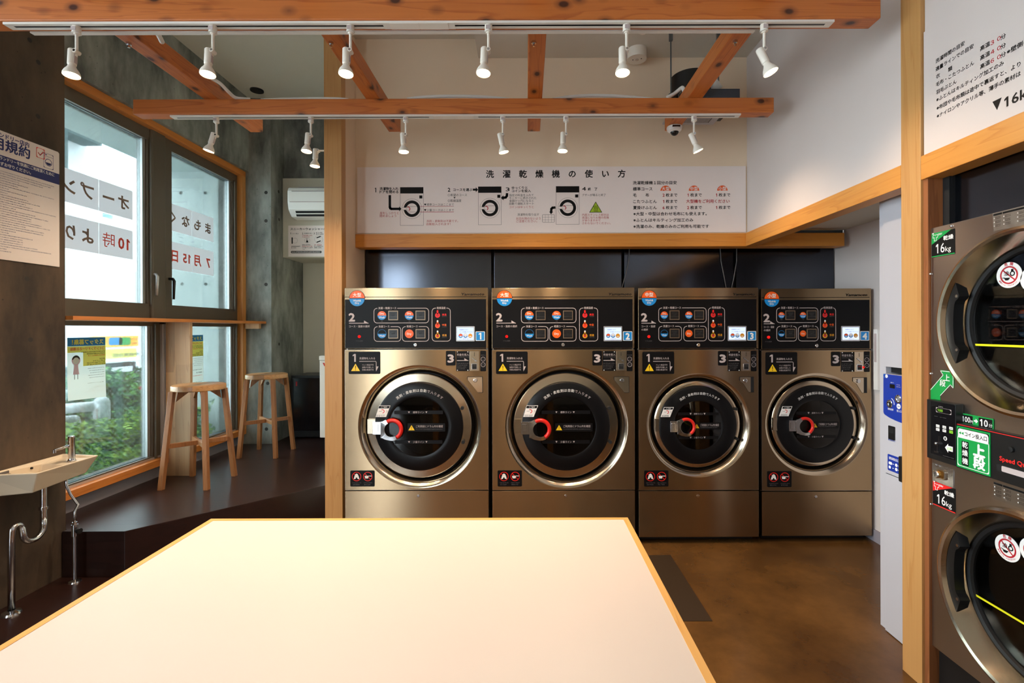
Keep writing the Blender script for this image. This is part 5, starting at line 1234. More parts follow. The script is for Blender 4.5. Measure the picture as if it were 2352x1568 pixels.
b = MB(); b.box(xl - .003, -1.497, 4.853, 5.36, zt - .044, zt, 'white_plastic'); part(b, 'lid', t, .006)
b = MB(); b.box(xl + .03, -1.53, 4.90, 5.30, .29, zb2, 'black_rubber'); part(b, 'base', t)
b = MB(pxframe(4.8585, 744, 836)); b.poly([(-3, -3), (1, -3), (4, 4), (1, 5)], 0, 'ink_red'); part(b, 'logo_mark', t)

# ================================================================== ceiling devices
def ceil_disc(name, px, py, z, r, mat): pass
q = W(1461.7, 141.5, 3.683); t = thing('emergency_light', 'round white surface mounted emergency light on the ceiling', 'emergency light', (q.x, 3.665, 3.66))
b = MB(); b.cyl((q.x, 3.665, 3.66), (q.x, 3.665, 3.587), .072, 'lamp_white', n=40); part(b, 'housing', t, .002)
b = MB(); b.cyl((q.x, 3.665, 3.587), (q.x, 3.665, 3.582), .013, 'chrome'); b.cyl((q.x - .03, 3.668, 3.587), (q.x - .03, 3.668, 3.584), .004, 'ink_black'); b.cyl((q.x + .03, 3.65, 3.587), (q.x + .03, 3.65, 3.584), .004, 'ink_black'); part(b, 'lens', t)
q = W(1477, 73, 3.39); b = MB(Matrix.Translation((q.x, 3.39, 3.66))); b.lathe([(0, -.045), (.020, -.042), (.030, -.030), (.034, -.022), (.048, -.020), (.050, -.006), (.050, 0)], 'lamp_white', 32)
o = b.build('smoke_detector'); o.data.transform(Matrix.Translation((-q.x, -3.39, -3.66))); o.location = (q.x, 3.39, 3.66); tag(o, 'small white smoke detector on the ceiling near the near beam', 'smoke detector')
q = W(590, 206.6, 5.15); b = MB(); b.cyl((0, 0, 0), (0, 0, -.012), .066, 'black_plastic', n=32); o = b.build('ceiling_speaker', loc=(q.x, 5.15, 4.10)); tag(o, 'round black ceiling fitting in the pale ceiling at upper left', 'ceiling fitting')
# extractor hanging on rods, grille below
t = thing('extractor_fan', 'black ceiling extractor unit with pale grille, hanging by the rightmost joist', 'fan', (1.23, 3.5, 3.12))
b = MB(); xg0, xg1 = W(1521.8, 288, 3.695).x, W(1638, 288, 3.695).x
b.box(xg0 - .0, xg1, 3.30, 3.695, 3.105, 3.118, 'panel_white'); b.box(xg0 + .06, xg1 - .05, 3.35, 3.66, 3.1035, 3.1051, 'ink_grey')
for i in range(24): x = xg0 + .065 + i * (xg1 - xg0 - .12) / 24; b.box(x, x + .006, 3.35, 3.66, 3.1015, 3.1036, 'panel_white')
part(b, 'grille', t, .001)
b = MB(); b.box(xg0 + .03, xg1 + .045, 3.33, 3.67, 3.119, 3.20, 'black_steel'); part(b, 'box', t, .004)
b = MB(); qx = W(1592, 200, 3.5).x; b.cyl((qx - .02, 3.5, 3.20), (qx - .02, 3.5, 3.36), .14, 'black_rubber', n=36); part(b, 'fan_drum', t, .003)
b = MB(); b.tube([(qx + .05, 3.46, 3.33), (qx + .12, 3.46, 3.30), (qx + .16, 3.47, 3.25)], .045, 'white_plastic', 18); part(b, 'duct_collar', t)
for x in (W(1541, 150, 3.45).x, W(1650, 150, 3.45).x):
    b = MB(); b.cyl((x, 3.45, 3.19), (x, 3.45, 3.66), .0055, 'rod_metal', n=8); b.box(x - .012, x + .012, 3.44, 3.46, 3.60, 3.66, 'rod_metal'); b.cyl((x, 3.45, 3.2), (x, 3.45, 3.22), .018, 'rod_metal'); part(b, 'hanging_rod', t)
cabletube('cable', [(1532, 224), (1548, 216), (1562, 204), (1568, 200), (1572, 212)], .012, 'thick white flexible conduit beside the rightmost joist', [3.2, 3.2, 3.19, 3.18, 3.16])
b = MB(); b.box(1.012, 1.016 - .0005, 3.24, 3.27, ZC - .0, ZC + .095, 'white_plastic'); tag(b.build('cable_strap'), 'white strap around the rightmost joist', 'strap')
q = W(1544, 296, 3.44); t = thing('dome_camera', 'small white dome security camera under the rightmost joist end', 'camera', (1.063, 3.47, ZC))
b = MB(Matrix.Translation((1.063, 3.47, ZC))); b.lathe([(.040, 0), (.052, -.002), (.054, -.012), (.048, -.030), (.032, -.042), (.030, -.040)], 'white_plastic', 32); b.box(-.028, .026, -.054, -.044, -.020, -.010, 'black_gloss'); part(b, 'housing', t)
b = MB(); b.sphere((1.063, 3.465, ZC - .038), .029, 'black_gloss', 20, 12); part(b, 'dome', t)
# ================================================================== hand basin
t = thing('hand_basin', 'small white rectangular hand basin on the concrete column', 'basin', (-2.8, 2.85, .68))
zr = .775
ot = [(-2.918, 2.585, zr), (-2.66, 2.625, zr), (-2.66, 3.005, zr), (-2.918, 3.045, zr)]
ob_ = [(-2.918, 2.60, zr - .125), (-2.705, 2.645, zr - .115), (-2.705, 2.965, zr - .10), (-2.918, 2.99, zr - .115)]
it = [(-2.900, 2.605, zr), (-2.672, 2.638, zr), (-2.672, 2.990, zr), (-2.900, 3.02, zr)]
ib = [(-2.890, 2.66, zr - .075), (-2.70, 2.67, zr - .078), (-2.70, 2.86, zr - .07), (-2.89, 2.87, zr - .07)]
sh = [(-2.70, 2.88, zr - .022), (-2.89, 2.88, zr - .022), (-2.895, 3.005, zr - .016), (-2.68, 2.978, zr - .016)]
b = MB(); V = ot + ob_ + it + ib + sh
b.add(V, [(4, 7, 6, 5), (0, 4, 5, 1), (1, 5, 6, 2), (2, 6, 7, 3), (3, 7, 4, 0), (0, 1, 9, 8), (1, 2, 10, 9), (2, 3, 11, 10), (3, 0, 8, 11),
          (8, 9, 13, 12), (12, 13, 14, 15), (9, 10, 19, 16), (9, 16, 14, 13), (15, 14, 16, 17), (17, 16, 19, 18), (8, 12, 15, 17), (8, 17, 18, 11), (18, 19, 10, 11)], 'ceramic')
part(b, 'bowl', t, .006)
b = MB(); 
for y, z in ((2.70, zr - .03), (2.82, zr - .028)): b.cyl((-2.897, y, z), (-2.885, y, z), .006, 'black_void', n=12)
b.X = frame((-2.66 + .0008, 0, 0), '+X'); b.X = Matrix.Identity(4)
b.box(-2.896, -2.892, 2.635, 2.70, zr - .020, zr - .006, 'ink_grey'); part(b, 'overflow_label', t)
b = MB(); M3 = frame((0, 0, 0), '-Y')
e0, e1 = Vector((-2.918, 2.592, zr)), Vector((-2.66, 2.632, zr))
for i, (x, z, l) in enumerate(((-2.900, zr - .030, .030), (-2.900, zr - .040, .034), (-2.898, zr - .052, .022), (-2.898, zr - .058, .030), (-2.893, zr - .095, .016))):
    for j in range(int(l / .005)): xx = x + j * .005; yy = 2.585 + (xx + 2.918) * .155; b.box(xx, xx + .0035, yy - .001 , yy + .004, z, z + .0035, 'ink_grey')
part(b, 'maker_print', t)
b = MB(); fx, fy = -2.76, 2.93; b.lathe([(0, 0), (.022, 0), (.022, .004), (.019, .008), (.0175, .02), (.0155, .135), (.0165, .137), (.0165, .150), (.014, .153), (0, .153)], 'chrome', 28, Matrix.Translation((fx, fy, zr - .018)))
b.tube([(fx, fy, zr + .078), (fx - .02, fy - .05, zr + .072), (fx - .028, fy - .078, zr + .068)], [.011, .0085, .008], 'chrome', 14); b.cyl((fx - .028, fy - .078, zr + .070), (fx - .028, fy - .078, zr + .052), .0095, 'chrome'); part(b, 'tap', t)
# waste trap and supply pipe
wx = -2.80; wy = 2.80
b = MB(); b.cyl((wx, wy, zr - .10), (wx, wy, .46), .0155, 'chrome'); b.cyl((wx, wy, .515), (wx, wy, .53), .022, 'chrome')
arc = [(wx, wy, .47)] + [(wx - .0, wy - .058 + .058 * math.cos(a), .42 - .058 * math.sin(a)) for a in [PI * i / 12 for i in range(13)]]
arc += [(wx - .005, wy - .116, .45)] + [(wx - .01, wy - .140 + .024 * math.cos(a), .455 + .024 * math.sin(a)) for a in [PI * i / 8 for i in range(9)]] + [(wx - .012, wy - .165, .40), (wx - .012, wy - .165, .008)]
b.tube([Vector(p) for p in arc], .0155, 'chrome', 16); part(b, 'trap_pipe', t)
b = MB(); b.lathe([(.017, .020), (.022, .018), (.040, .010), (.044, .0), (0, 0)], 'chrome', 28, Matrix.Translation((wx - .012, wy - .165, .0082))); part(b, 'floor_flange', t)
b = MB(); sx, sy = -2.775, 2.965
b.tube([(-2.83, 2.97, zr - .10), (-2.83, 2.97, .60), (-2.815, 2.98, .54), (-2.782, 2.995, .47), (sx, sy, .44), (sx, sy, .36)], .0075, 'chrome', 12); b.cyl((sx, sy, .375), (sx, sy, .355), .013, 'chrome', n=6, smooth=False)
b.cyl((sx, sy, .36), (sx, sy, .29), .016, 'chrome'); b.cyl((sx, sy, .325), (sx + .035, sy - .01, .325), .010, 'black_plastic'); b.cyl((sx + .03, sy - .01, .325), (sx + .045, sy - .012, .325), .016, 'black_plastic'); b.cyl((sx, sy, .30), (sx, sy, .008), .0105, 'chrome', n=16)
part(b, 'supply_pipe', t)
b = MB(); b.lathe([(.012, .016), (.016, .014), (.030, .008), (.033, 0), (0, 0)], 'chrome', 24, Matrix.Translation((sx, sy, .0082))); part(b, 'floor_flange', t)

# ================================================================== rules poster on the column
XW = -2.912
def Lw(px, py, X=XW): q = WX(px, py, X); return (q.y, -q.z)
b = MB(frame((XW, 0, 0), '+X'))
u1, v0 = Lw(136, 350); v1 = Lw(137.5, 613)[1]; u0 = u1 - .56
b.poly([(u0, v0), (u1 - .008, v0), (u1, v0 + .008), (u1, v1), (u0, v1)], 0, 'sign_board', t=.0078); w = .0006
def Pq(x, y): return Lw(x / 4.897, y / 4.9 + 300)
nv = 'ink_navy'
def pt(txt, xe, ye, size, mat, n=None, bold=.03, pit=None):    # right end anchored
    q = Pq(xe, ye); b.text(txt, q[0], q[1], size, w, mat, bold, al='R', fit=(pit or size) * len(txt) * .98)
pt('コインランドリー店内', 325, 165, .031, nv, pit=.0272); pt('利用規約', 335, 262, .072, nv, bold=.03, pit=.070)
q0 = Pq(665, 490); q1 = Pq(665, 610); b.rect(u0, q0[1], u1, q1[1], w, nv); w = .0011
pt('ランドリーを快適にご利用頂くために', 608, 500, .0225, 'label_white', bold=.02, pit=.0185); q = Pq(345, 475); b.text('必ずお守りください。', q[0], q[1], .0225, w, 'label_white', .02, al='R', fit=.0185 * 10); w = .0006
q = Pq(455, 255); b.orr(q[0] - .025, q[1] - .030, q[0] + .025, q[1] + .030, .005, .0026, w + .0004, 'ink_red_bright'); b.line([(q[0] - .014, q[1]), (q[0] - .003, q[1] + .012), (q[0] + .016, q[1] - .012)], .005, w + .0004, 'ink_red')
q = Pq(545, 345); k = 1.6; b.orr(q[0] - .019 * k, q[1] - .028 * k, q[0] + .019 * k, q[1] + .028 * k, .005, .0018, w, nv); b.rect(q[0] - .018 * k, q[1] - .017 * k, q[0] + .018 * k, q[1] - .016 * k, w, nv); b.ring(q[0], q[1] + .005 * k, .0115 * k, .0135 * k, w, nv); b.disc(q[0], q[1] + .005 * k, .0105 * k, w, nv, 20, .1, PI - .1); b.rect(q[0] - .014 * k, q[1] - .024 * k, q[0] - .006 * k, q[1] - .021 * k, w, nv)
rows = [(608, 630), (572, 640), (480, 645), (215, 590), (312, 650), (205, 640), (608, 775), (95, 688), (300, 768), (90, 730), (320, 815), (452, 873), (295, 850), (368, 895), (632, 985), (175, 905), (405, 980), (545, 1035), (350, 1020), (350, 1042), (468, 1093), (568, 1137), (285, 1100), (500, 1165), (488, 1190), (175, 1155), (105, 1170), (370, 1245), (252, 1245), (258, 1275), (255, 1302), (420, 1355), (575, 1405), (75, 1385), (122, 1420)]
z0 = Pq(608, 632)[1]; z1 = Pq(608, 1440)[1]
for i, (xe, _) in enumerate(rows):
    vv = z0 + (z1 - z0) * i / (len(rows) - 1); ue = Pq(xe, 1000)[0]; b.scrib(u0 + .03, ue, vv, .0052, w, nv, .0062)
o = b.build('rules_poster', origin=(XW, 2.73, 2.3)); tag(o, 'large white and navy rules poster on the concrete column', 'poster')

# ================================================================== sheets stuck on the upper windows, seen from behind
def sheet(y0, y1, z1_, z0_, txts, red, label, xg=-3.1935):
    b = MB(); b.add([(xg, y0, z0_), (xg, y1, z0_), (xg, y1, z1_), (xg, y0, z1_)], [(0, 1, 2, 3)], 'sheet_paper')
    b.X = frame((xg + .0008, y1, z1_), '-X')            # reads correctly from the street
    for u, s_, sz in txts: b.text(s_, u, (z1_ - z0_) * .5, sz, 0, 'sheet_red' if red else 'sheet_ink', 0, al='C', off=0 if s_ == '時' else .028)
    o = b.build('window_sheet', origin=((xg), (y0 + y1) / 2, (z0_ + z1_) / 2)); tag(o, label, 'paper sign', 'white lettering sheets on the upper windows')
za, zb2, zc2, zd = 2.675, 2.441, 2.352, 2.120
wS = .309
sheet(3.613, 3.922, za, zb2, [(.086, 'オ', .12), (.226, 'ー', .12)], 0, 'upper right white sheet on first window, two brown characters beside the frame')
sheet(3.300, 3.611, za, zb2, [(.095, 'プ', .12), (.236, 'ン', .12)], 0, 'upper left white sheet on first window, cut by the concrete column')
sheet(3.613, 3.922, zc2, zd, [(.085, '10', .12), (.226, '時', .12)], 1, 'lower right white sheet on first window with red 10 and character')
sheet(3.300, 3.611, zc2, zd, [(.09, 'よ', .12), (.225, 'り', .115)], 0, 'lower left white sheet on first window, cut by the concrete column')
sheet(4.618, 4.934, 2.688, 2.443, [(.088, 'ま', .115), (.24, 'も', .115)], 0, 'upper right white sheet on second window with two brown characters')
sheet(4.300, 4.616, 2.688, 2.443, [(.086, 'な', .115), (.246, 'く', .115)], 0, 'upper left white sheet on second window with two brown characters')
sheet(4.618, 4.934, 2.345, 2.098, [(.085, '7', .125), (.235, '月', .115)], 1, 'lower right white sheet on second window with red 7 and character')
sheet(4.300, 4.616, 2.345, 2.098, [(.07, '15', .115), (.226, '日', .115)], 1, 'lower left white sheet on second window with red 15 and character')
# recruiting posters on the lower panes
def poster(y1, z1_, label, curl):
    b = MB(frame((-3.19, y1, z1_), '-X')); Wp, Hp = .305, .45
    n = 10; vs = []
    for i in range(n + 1):
        for j in range(7):
            u = Wp * j / 6; v = Hp * i / n; vs.append((u, -v + (.012 * (j / 6) * (i / n) if curl else 0), -.001 - .02 * curl * max(0, (i / n - .6)) ** 1.5))
    fs = [(i * 7 + j, i * 7 + j + 1, (i + 1) * 7 + j + 1, (i + 1) * 7 + j) for i in range(n) for j in range(6)]
    b.add(vs, fs, 'poster_paper'); w = -.0022      # printed side seen through the paper
    b.rect(0.002, .0, Wp - .002, .060, w, 'poster_blue'); b.text('スタッフ募集！', .02, .032, .040, w - .0005, 'poster_yellow', .05, fit=.25)
    b.rect(.0, .062, Wp - .12, .205, w, 'poster_yellow'); b.rect(Wp - .12, .062, Wp, .105, w, 'poster_yellow')
    b.text('コインランドリーのお掃除', .012, .081, .026, w - .0005, 'poster_pink' if False else 'sheet_red', .02, fit=.272)
    for i, l in enumerate((.2, .15, .14, 0, .05, .10, .15, .15)):
        if l: b.scrib(.006, .006 + l, .105 + i * .0135, .009, w - .0005, 'poster_dark' if i != 2 else 'sheet_red')
    for i in range(5): b.scrib(.012, .15 - .01 * (i % 3), .225 + i * .017, .005, w, 'poster_dark')
    b.text('0', .0, .0, .0001, w, 'poster_dark')
    for i, (l, c) in enumerate(((.13, 'poster_dark'), (.08, 'poster_dark'), (.14, 'sheet_red'))): b.scrib(.02, .02 + l, .335 + i * .028, .009 if i != 1 else .012, w, c)
    cx, cy = .24, .16; b.disc(cx, cy, .034, w, 'poster_pink'); b.disc(cx, cy - .005, .030, w - .0005, 'poster_dark', 20, PI, 2 * PI); b.disc(cx, cy + .004, .024, w - .0008, 'poster_paper'); b.poly([(cx - .014, cy + .03), (cx + .014, cy + .03), (cx + .024, cy + .10), (cx - .024, cy + .10)], w - .0005, 'poster_pink')
    for dx in (-.012, .012): b.rect(cx + dx - .002, cy + .10, cx + dx + .002, cy + .135, w - .0005, 'poster_dark')
    o = b.build('recruiting_poster', origin=(-3.195, y1 - .15, z1_ - .2)); tag(o, label, 'poster')
poster(3.66, 1.497, 'yellow, blue and white poster on left lower pane, above the basin', 1)
poster(4.765, 1.50, 'yellow, blue and white poster on right lower pane, partly behind wooden panel', 0)

# ================================================================== stools
def make_stool(label):
    t = thing('bar_stool', label, 'stool', (0, 0, 0), 0, 'wooden stools on the platform'); Hs = .813
    b = MB(); R = .192
    b.lathe([(0, Hs - .005), (.012, Hs - .005), (.020, Hs - .001), (R - .01, Hs), (R - .002, Hs - .004), (R, Hs - .012), (R, Hs - .040), (R - .004, Hs - .045), (0, Hs - .045)], 'stool_seat_wood', 48)
    b.build('seat', t)
    b = MB(); b.disc(0, 0, .014, 0, 'black_void', 16); b.X = Matrix.Identity(4)
    b2 = MB(Matrix.Translation((0, 0, Hs - .0035))); b2.disc(0, 0, .013, 0, 'black_void', 16); b2.build('seat_plug', t)
    top, bot = .128, .180; hw = .018
    for sx, sy in ((-1, -1), (1, -1), (1, 1), (-1, 1)):
        b = MB(); tz = Hs - .046
        bt = [(sx * bot + dx * hw, sy * bot + dy * hw, 0) for dx, dy in ((-1, -1), (1, -1), (1, 1), (-1, 1))]
        tp = [(sx * top + dx * hw, sy * top + dy * hw, tz) for dx, dy in ((-1, -1), (1, -1), (1, 1), (-1, 1))]
        b.hexa(bt, tp, 'stool_wood'); b.build('leg', t, bevel=.002)
        # gusset toward the centre
        b = MB(); a = Vector((sx, sy, 0)).normalized(); s_ = Vector((-a.y, a.x, 0)) * .010; r0, r1 = .145, .05
        pts = [a * r0 + Vector((0, 0, tz)), a * r1 + Vector((0, 0, tz)), a * (r1 + .02) + Vector((0, 0, tz - .012)), a * (r0 + .014) + Vector((0, 0, tz - .085))]
        vs = [tuple(p - s_) for p in pts] + [tuple(p + s_) for p in pts]
        b.add(vs, [(0, 1, 2, 3), (7, 6, 5, 4), (0, 4, 5, 1), (1, 5, 6, 2), (2, 6, 7, 3), (3, 7, 4, 0)], 'stool_wood'); b.build('brace', t, bevel=.001)
    zc = .335
    for i, s_ in enumerate((1, -1)):
        b = MB(Matrix.Rotation(PI / 4 * s_, 4, 'Z')); L = .215; b.box(-L, L, -.012, .012, zc - .018 + i * .001, zc + .018 + i * .001, 'stool_wood'); b.build('stretcher', t, bevel=.002)
    return t
s1 = make_stool('wooden bar stool with round seat, nearer the basin'); s1.location = (-2.705, 3.99, .29)
s2 = copytree(s1); s2.location = (-2.645, 4.92, .29); s2['label'] = 'wooden bar stool with round seat, farther away by the concrete pier'

# ================================================================== table
t = thing('work_table', 'large white topped table with pale wood edge in the foreground', 'table', (-.37, .95, 0))
x0, x1, y0, y1, zt = -1.088, .345, .18, 1.664, .90; e = .018
b = MB(); b.box(x0 + e, x1 - e, y0 + e, y1 - e, zt - .034, zt, 'table_white'); part(b, 'tabletop', t)
b = MB(); b.box(x0, x1, y1 - e, y1, zt - .036, zt + .0006, 'edge_wood'); b.box(x0, x1, y0, y0 + e, zt - .036, zt + .0006, 'edge_wood'); b.box(x0, x0 + e, y0 + e, y1 - e, zt - .036, zt + .0006, 'edge_wood_y'); b.box(x1 - e, x1, y0 + e, y1 - e, zt - .036, zt + .0006, 'edge_wood_y'); part(b, 'edge_band', t)
for x in (x0 + .06, x1 - .12):
    for y in (y0 + .06, y1 - .12): b = MB(); b.box(x, x + .06, y, y + .06, 0, zt - .036, 'edge_wood'); part(b, 'leg', t, .002)
b = MB(); b.box(x0 + .06, x1 - .06, y0 + .07, y0 + .09, zt - .12, zt - .036, 'edge_wood'); b.box(x0 + .06, x1 - .06, y1 - .09, y1 - .07, zt - .12, zt - .036, 'edge_wood'); part(b, 'apron', t)

# ================================================================== outside the left windows
b = MB(); b.box(-30, -3.4, -8, 30, -.10, -.02, 'pavement_sunlit'); struct(b, 'ground')
b = MB(); b.box(-4.46, -3.4, 6.0, 6.3, 0, 3.51, 'concrete_out')
b.X = frame((0, 6.0, 0), '-Y')
for px, py in ((416, 443), (472, 443), (419, 652), (473, 652), (475, 943), (485, 450)):
    if px == 485: continue
    q = W(px, py, 6.0); b.disc(q.x, -q.z, .020, .0008, 'hole_plug', 16)
tag(b.build('outer_wall'), 'pale concrete wing wall seen through the second window', 'wall')
b = MB(); b.box(-4.46, -3.4, 2.0, 6.3, 3.51, 3.7, 'concrete_out'); tag(b.build('outer_soffit'), 'pale concrete balcony soffit outside above the windows', 'soffit')
b = MB(); b.box(-4.9, -3.4, 3.5, 6.6, 4.1, 4.25, 'concrete_out'); tag(b.build('outer_soffit'), 'dark concrete slab edge outside above the soffit', 'soffit') if False else None
def foliage(name, x0, x1, y0, y1, z0, z1, n, size, mats, label, cat, core, seed, round_=.12):
    rnd = random.Random(seed); b = MB()
    b.box(x0 + .1, x1 - .1, y0 + .1, y1 - .1, z0, z1 - .12, core); me = b
    t = thing(name, label, cat, ((x0 + x1) / 2, (y0 + y1) / 2, z0)); part(b, 'branches', t)
    b = MB()
    for i in range(n):
        f = rnd.random()
        if f < .45: p = Vector((x1, rnd.uniform(y0, y1), rnd.uniform(z0, z1)))
        elif f < .8: p = Vector((rnd.uniform(x0, x1), rnd.uniform(y0, y1), z1))
        else: p = Vector((rnd.uniform(x0, x1), y0, rnd.uniform(z0, z1)))
        bump = .09 * math.sin(p.y * 7 + seed) * math.sin(p.z * 9 + p.x * 6) + rnd.gauss(0, .035)
        p += Vector((bump, 0, bump)); 
        if p.z > z1 - round_: p.x -= (p.x - (x0 + x1) / 2) * .25
        d = Vector((rnd.gauss(.5, .6), rnd.gauss(-.2, .6), rnd.gauss(.6, .5))).normalized(); a = d.orthogonal().normalized(); c = d.cross(a); th = rnd.uniform(0, 6.28)
        a, c = a * math.cos(th) + c * math.sin(th), c * math.cos(th) - a * math.sin(th); s_ = size * rnd.uniform(.6, 1.3)
        b.add([p - a * s_, p - c * s_ * .45 + d * s_ * .12, p + a * s_, p + c * s_ * .45 + d * s_ * .12], [(0, 1, 2), (0, 2, 3)], rnd.choice(mats))
    o = part(b, 'leaves', t); o['kind'] = 'stuff'
    return t
foliage('hedge', -6.0, -5.35, 4.2, 9.2, -.02, .90, 9000, .045, ['leaf_1', 'leaf_3', 'leaf_1', 'leaf_0'], 'tall dark green hedge outside along the road', 'hedge', 'leaf_3', 3)
foliage('shrub', -4.6, -3.75, 4.35, 5.8, -.02, .56, 8000, .028, ['leaf_2', 'leaf_0', 'leaf_2', 'leaf_1'], 'low bright green azalea bush right outside the lower pane', 'shrub', 'leaf_3', 5)
foliage('shrub', -4.3, -3.6, 3.2, 4.3, -.02, .30, 3000, .028, ['leaf_2', 'leaf_0', 'leaf_1'], 'small low bush outside behind the basin tap', 'shrub', 'leaf_3', 8)
# guard rail end
t = thing('guard_rail', 'white rounded street guard rail standing in the bushes', 'guard rail', (-4.9, 5.45, 0))
q = W(234, 925, 5.45); b = MB(); b.tube([(q.x, 5.45, 0), (q.x, 5.45, q.z - .0), (q.x + .0, 5.45, q.z + .04)], [.075, .075, .05], 'guard_white', 18); b.sphere((q.x, 5.45, q.z), .075, 'guard_white'); part(b, 'end_post', t)
b = MB(); b.tube([(q.x - .05, 5.40, q.z - .03), (q.x - .2, 5.25, q.z - .03)], .055, 'guard_white', 16); b.sphere((q.x - .2, 5.25, q.z - .03), .055, 'guard_white'); part(b, 'rail_stub', t)
b = MB(frame((q.x + .02, 5.45 - .077, q.z - .05), '-Y')); b.rr(-.02, 0, .03, .14, .01, .0, 'label_white'); b.rect(-.008, .01, .0, .12, .0006, 'ink_red'); b.rect(.006, .01, .012, .13, .0006, 'label_green'); part(b, 'sticker', t)
for py in (905, 965):
    b = MB(); p_ = W(150, py, 5.0); b.tube([(p_.x - .3, 4.6, p_.z), (p_.x + .05, 5.05, p_.z)], .045, 'guard_white', 14); b.sphere((p_.x + .05, 5.05, p_.z), .045, 'guard_white'); part(b, 'rail', t)
b = MB(); p_ = W(172, 990, 5.2); b.tube([(p_.x, 5.2, 0), (p_.x, 5.2, p_.z + .12)], .05, 'guard_white', 14); part(b, 'post', t)
q = W(336, 900, 6.0); b = MB(); b.cyl((q.x, 6.0, -.02), (q.x, 6.0, W(330, 888, 6.0).z), .018, 'pole_red'); b.box(q.x - .07, q.x + .01, 5.98, 6.02, W(330, 894, 6.0).z, W(330, 887, 6.0).z, 'pole_red')
tag(b.build('red_pole'), 'slim red pole outside at right edge of lower pane', 'pole')
# lorry on the road
t = thing('delivery_truck', 'white truck with orange and yellow banners on the road outside', 'truck', (-9.6, 9.5, 0))
XT = -9.0
def T_(px, py): q = WX(px, py, XT); return q
ye = T_(326, 800).y; zlo = T_(284, 832).z; b = MB(); b.box(-11.2, XT, 6.0, ye, zlo, 2.9, 'truck_white'); part(b, 'cargo_box', t, .03)
b = MB(); b.box(-11.0, XT - .02, 6.2, ye - .15, .38, zlo - .01, 'black_plastic'); q = T_(300, 845); b.box(XT - .02, XT + .03, ye - 1.3, ye - .3, q.z - .07, q.z + .05, 'frame_silver'); b.box(XT - .05, XT + .01, 6.5, ye - .4, .38, .42, 'frame_silver'); part(b, 'chassis', t)
for yy in (7.4, 10.3):
    b = MB(); b.cyl((XT - .25, yy, .42), (XT - .0, yy, .42), .42, 'black_rubber', n=28); b.cyl((XT - .01, yy, .42), (XT + .01, yy, .42), .22, 'frame_silver'); part(b, 'wheel', t)
b = MB(frame((XT, 0, 0), '+X')); 
def TT(px, py): q = T_(px, py); return (q.y, -q.z)
u0 = TT(205, 770)[0]; u1 = TT(317, 770)[0]; v0, v1 = TT(317, 771)[1], TT(317, 794)[1]; b.rect(u0, v0, u1, v1, .01, 'banner_orange'); um = TT(258, 770)[0]; b.rr(um - .1, v0 + .03, um + .25, v1 - .04, .05, .013, 'label_blue'); um = TT(281, 770)[0]; b.rr(um - .1, v0 + .03, um + .22, v1 - .03, .05, .013, 'label_green')
b.scrib(TT(299, 0)[0], TT(314, 0)[0], (v0 + v1) / 2 - .04, .05, .013, 'ink_red'); b.scrib(TT(299, 0)[0], TT(314, 0)[0], (v0 + v1) / 2 + .05, .05, .013, 'ink_red')
v0, v1 = TT(317, 799)[1], TT(317, 819)[1]; b.rect(TT(205, 800)[0], v0, u1 - .05, v1, .01, 'banner_yellow'); b.text('回収実施中', TT(257, 0)[0], v0 + (v1 - v0) * .68, (v1 - v0) * .42, .013, 'ink_grey', .02, fit=TT(315, 0)[0] - TT(257, 0)[0]); part(b, 'banner', t)
# neighbouring white building across the road
t = thing('building', 'bright white building across the road behind the first window', 'building', (-17.5, 12, 0))
b = MB(); b.box(-20, -15, 6, 16.5, -.02, 9.0, 'facade_white'); part(b, 'facade', t)
b = MB(); q0 = WX(237, 489, -15); q1 = WX(257, 503, -15); b.box(-15.02, -14.96, q0.y, q1.y, q1.z, q0.z, 'facade_glass'); b.box(-15.02, -14.9, q0.y - .3, q1.y + .1, q0.z + .05, q0.z + .15, 'facade_white'); part(b, 'window', t)
b = MB(); b.box(-14.95, -14.3, 13.0, 16.3, 7.75, 9.5, 'facade_dark'); b.box(-14.95, -14.3, 13.0, 15.1, 6.3, 7.75, 'facade_dark')
tag(b.build('dark_eave'), 'dark green eave of a neighbouring house, top left of first window', 'eave')

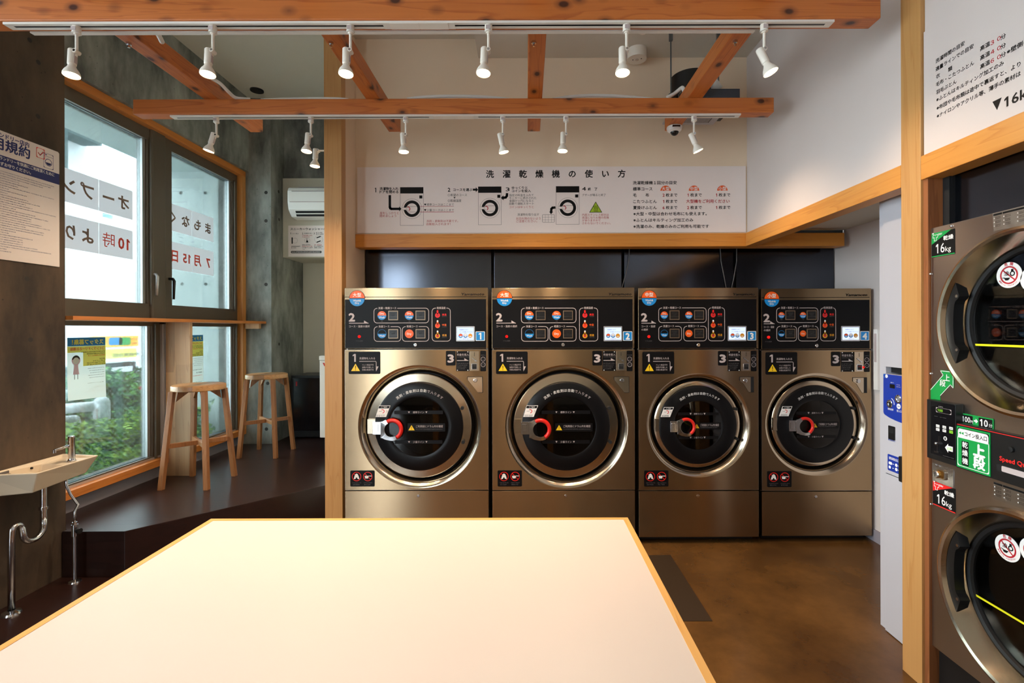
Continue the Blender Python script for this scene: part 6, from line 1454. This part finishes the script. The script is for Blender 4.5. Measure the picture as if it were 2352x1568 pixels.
# ================================================================== light
world = bpy.data.worlds.new('world'); bpy.context.scene.world = world; world.use_nodes = True
nt = world.node_tree; nt.nodes.clear()
wo = nt.nodes.new('ShaderNodeOutputWorld'); bg = nt.nodes.new('ShaderNodeBackground')
tc = nt.nodes.new('ShaderNodeTexCoord'); sp = nt.nodes.new('ShaderNodeSeparateXYZ'); nt.links.new(tc.outputs['Generated'], sp.inputs[0])
rp = nt.nodes.new('ShaderNodeValToRGB'); rp.color_ramp.elements[0].position = .35; rp.color_ramp.elements[0].color = (.32, .34, .35, 1); rp.color_ramp.elements[1].position = .62; rp.color_ramp.elements[1].color = (.80, .92, 1.0, 1)
mr = nt.nodes.new('ShaderNodeMapRange'); mr.inputs['From Min'].default_value = -1; nt.links.new(sp.outputs[2], mr.inputs[0]); nt.links.new(mr.outputs[0], rp.inputs[0]); nt.links.new(rp.outputs[0], bg.inputs[0])
bg.inputs[1].default_value = WORLD_STRENGTH; nt.links.new(bg.outputs[0], wo.inputs[0])
for (M, grp) in LAMPS:
    l = bpy.data.lights.new('spot', 'SPOT'); l.energy = SPOT_E; l.color = (1.0, .76, .53); l.spot_size = math.radians(125); l.spot_blend = 1.0; l.shadow_soft_size = .03
    l.energy *= .55 if M.translation.x > .9 else 1.0
    o = bpy.data.objects.new('spot_light', l); COL.objects.link(o); o.matrix_world = M
def portal(loc, rot, sx, sy):
    l = bpy.data.lights.new('portal', 'AREA'); l.shape = 'RECTANGLE'; l.size = sx; l.size_y = sy; l.cycles.is_portal = True
    o = bpy.data.objects.new('portal', l); COL.objects.link(o); o.location = loc; o.rotation_euler = rot
portal((-3.26, 4.2, 1.85), (0, -PI / 2, 0), 2.8, 2.3)
portal((-3.49, -.3, 2.1), (0, -PI / 2, 0), 2.4, 4.4)
portal((-2.95, -3.09, 1.5), (PI / 2, 0, 0), .8, 3.0)

cam = bpy.data.cameras.new('camera'); co = bpy.data.objects.new('camera', cam); COL.objects.link(co)
cam.sensor_width = 36; cam.lens = F / 2352 * 36; cam.shift_x = -(CX - 1176) / 2352; cam.shift_y = (CY - 784) / 2352; cam.clip_start = .02
R = Vector((C_, 0, -S_)); U = Vector((S_, 0, C_)); B = R.cross(U)
m = Matrix.Identity(4)
for i, v in enumerate((R, U, B)):
    for j in range(3): m[j][i] = v[j]
m.translation = (0, 0, HC); co.matrix_world = m
bpy.context.scene.camera = co
if 'CROP' in globals():
    px_, py_, k_ = CROP; cam.lens *= k_; cam.shift_x = (px_ - CX) / 2352 * k_; cam.shift_y = (CY - py_) / 2352 * k_
vs = bpy.context.scene.view_settings; vs.view_transform = 'Standard'; vs.look = 'None'; vs.exposure = EXPO; vs.gamma = 1; vs.use_curve_mapping = False
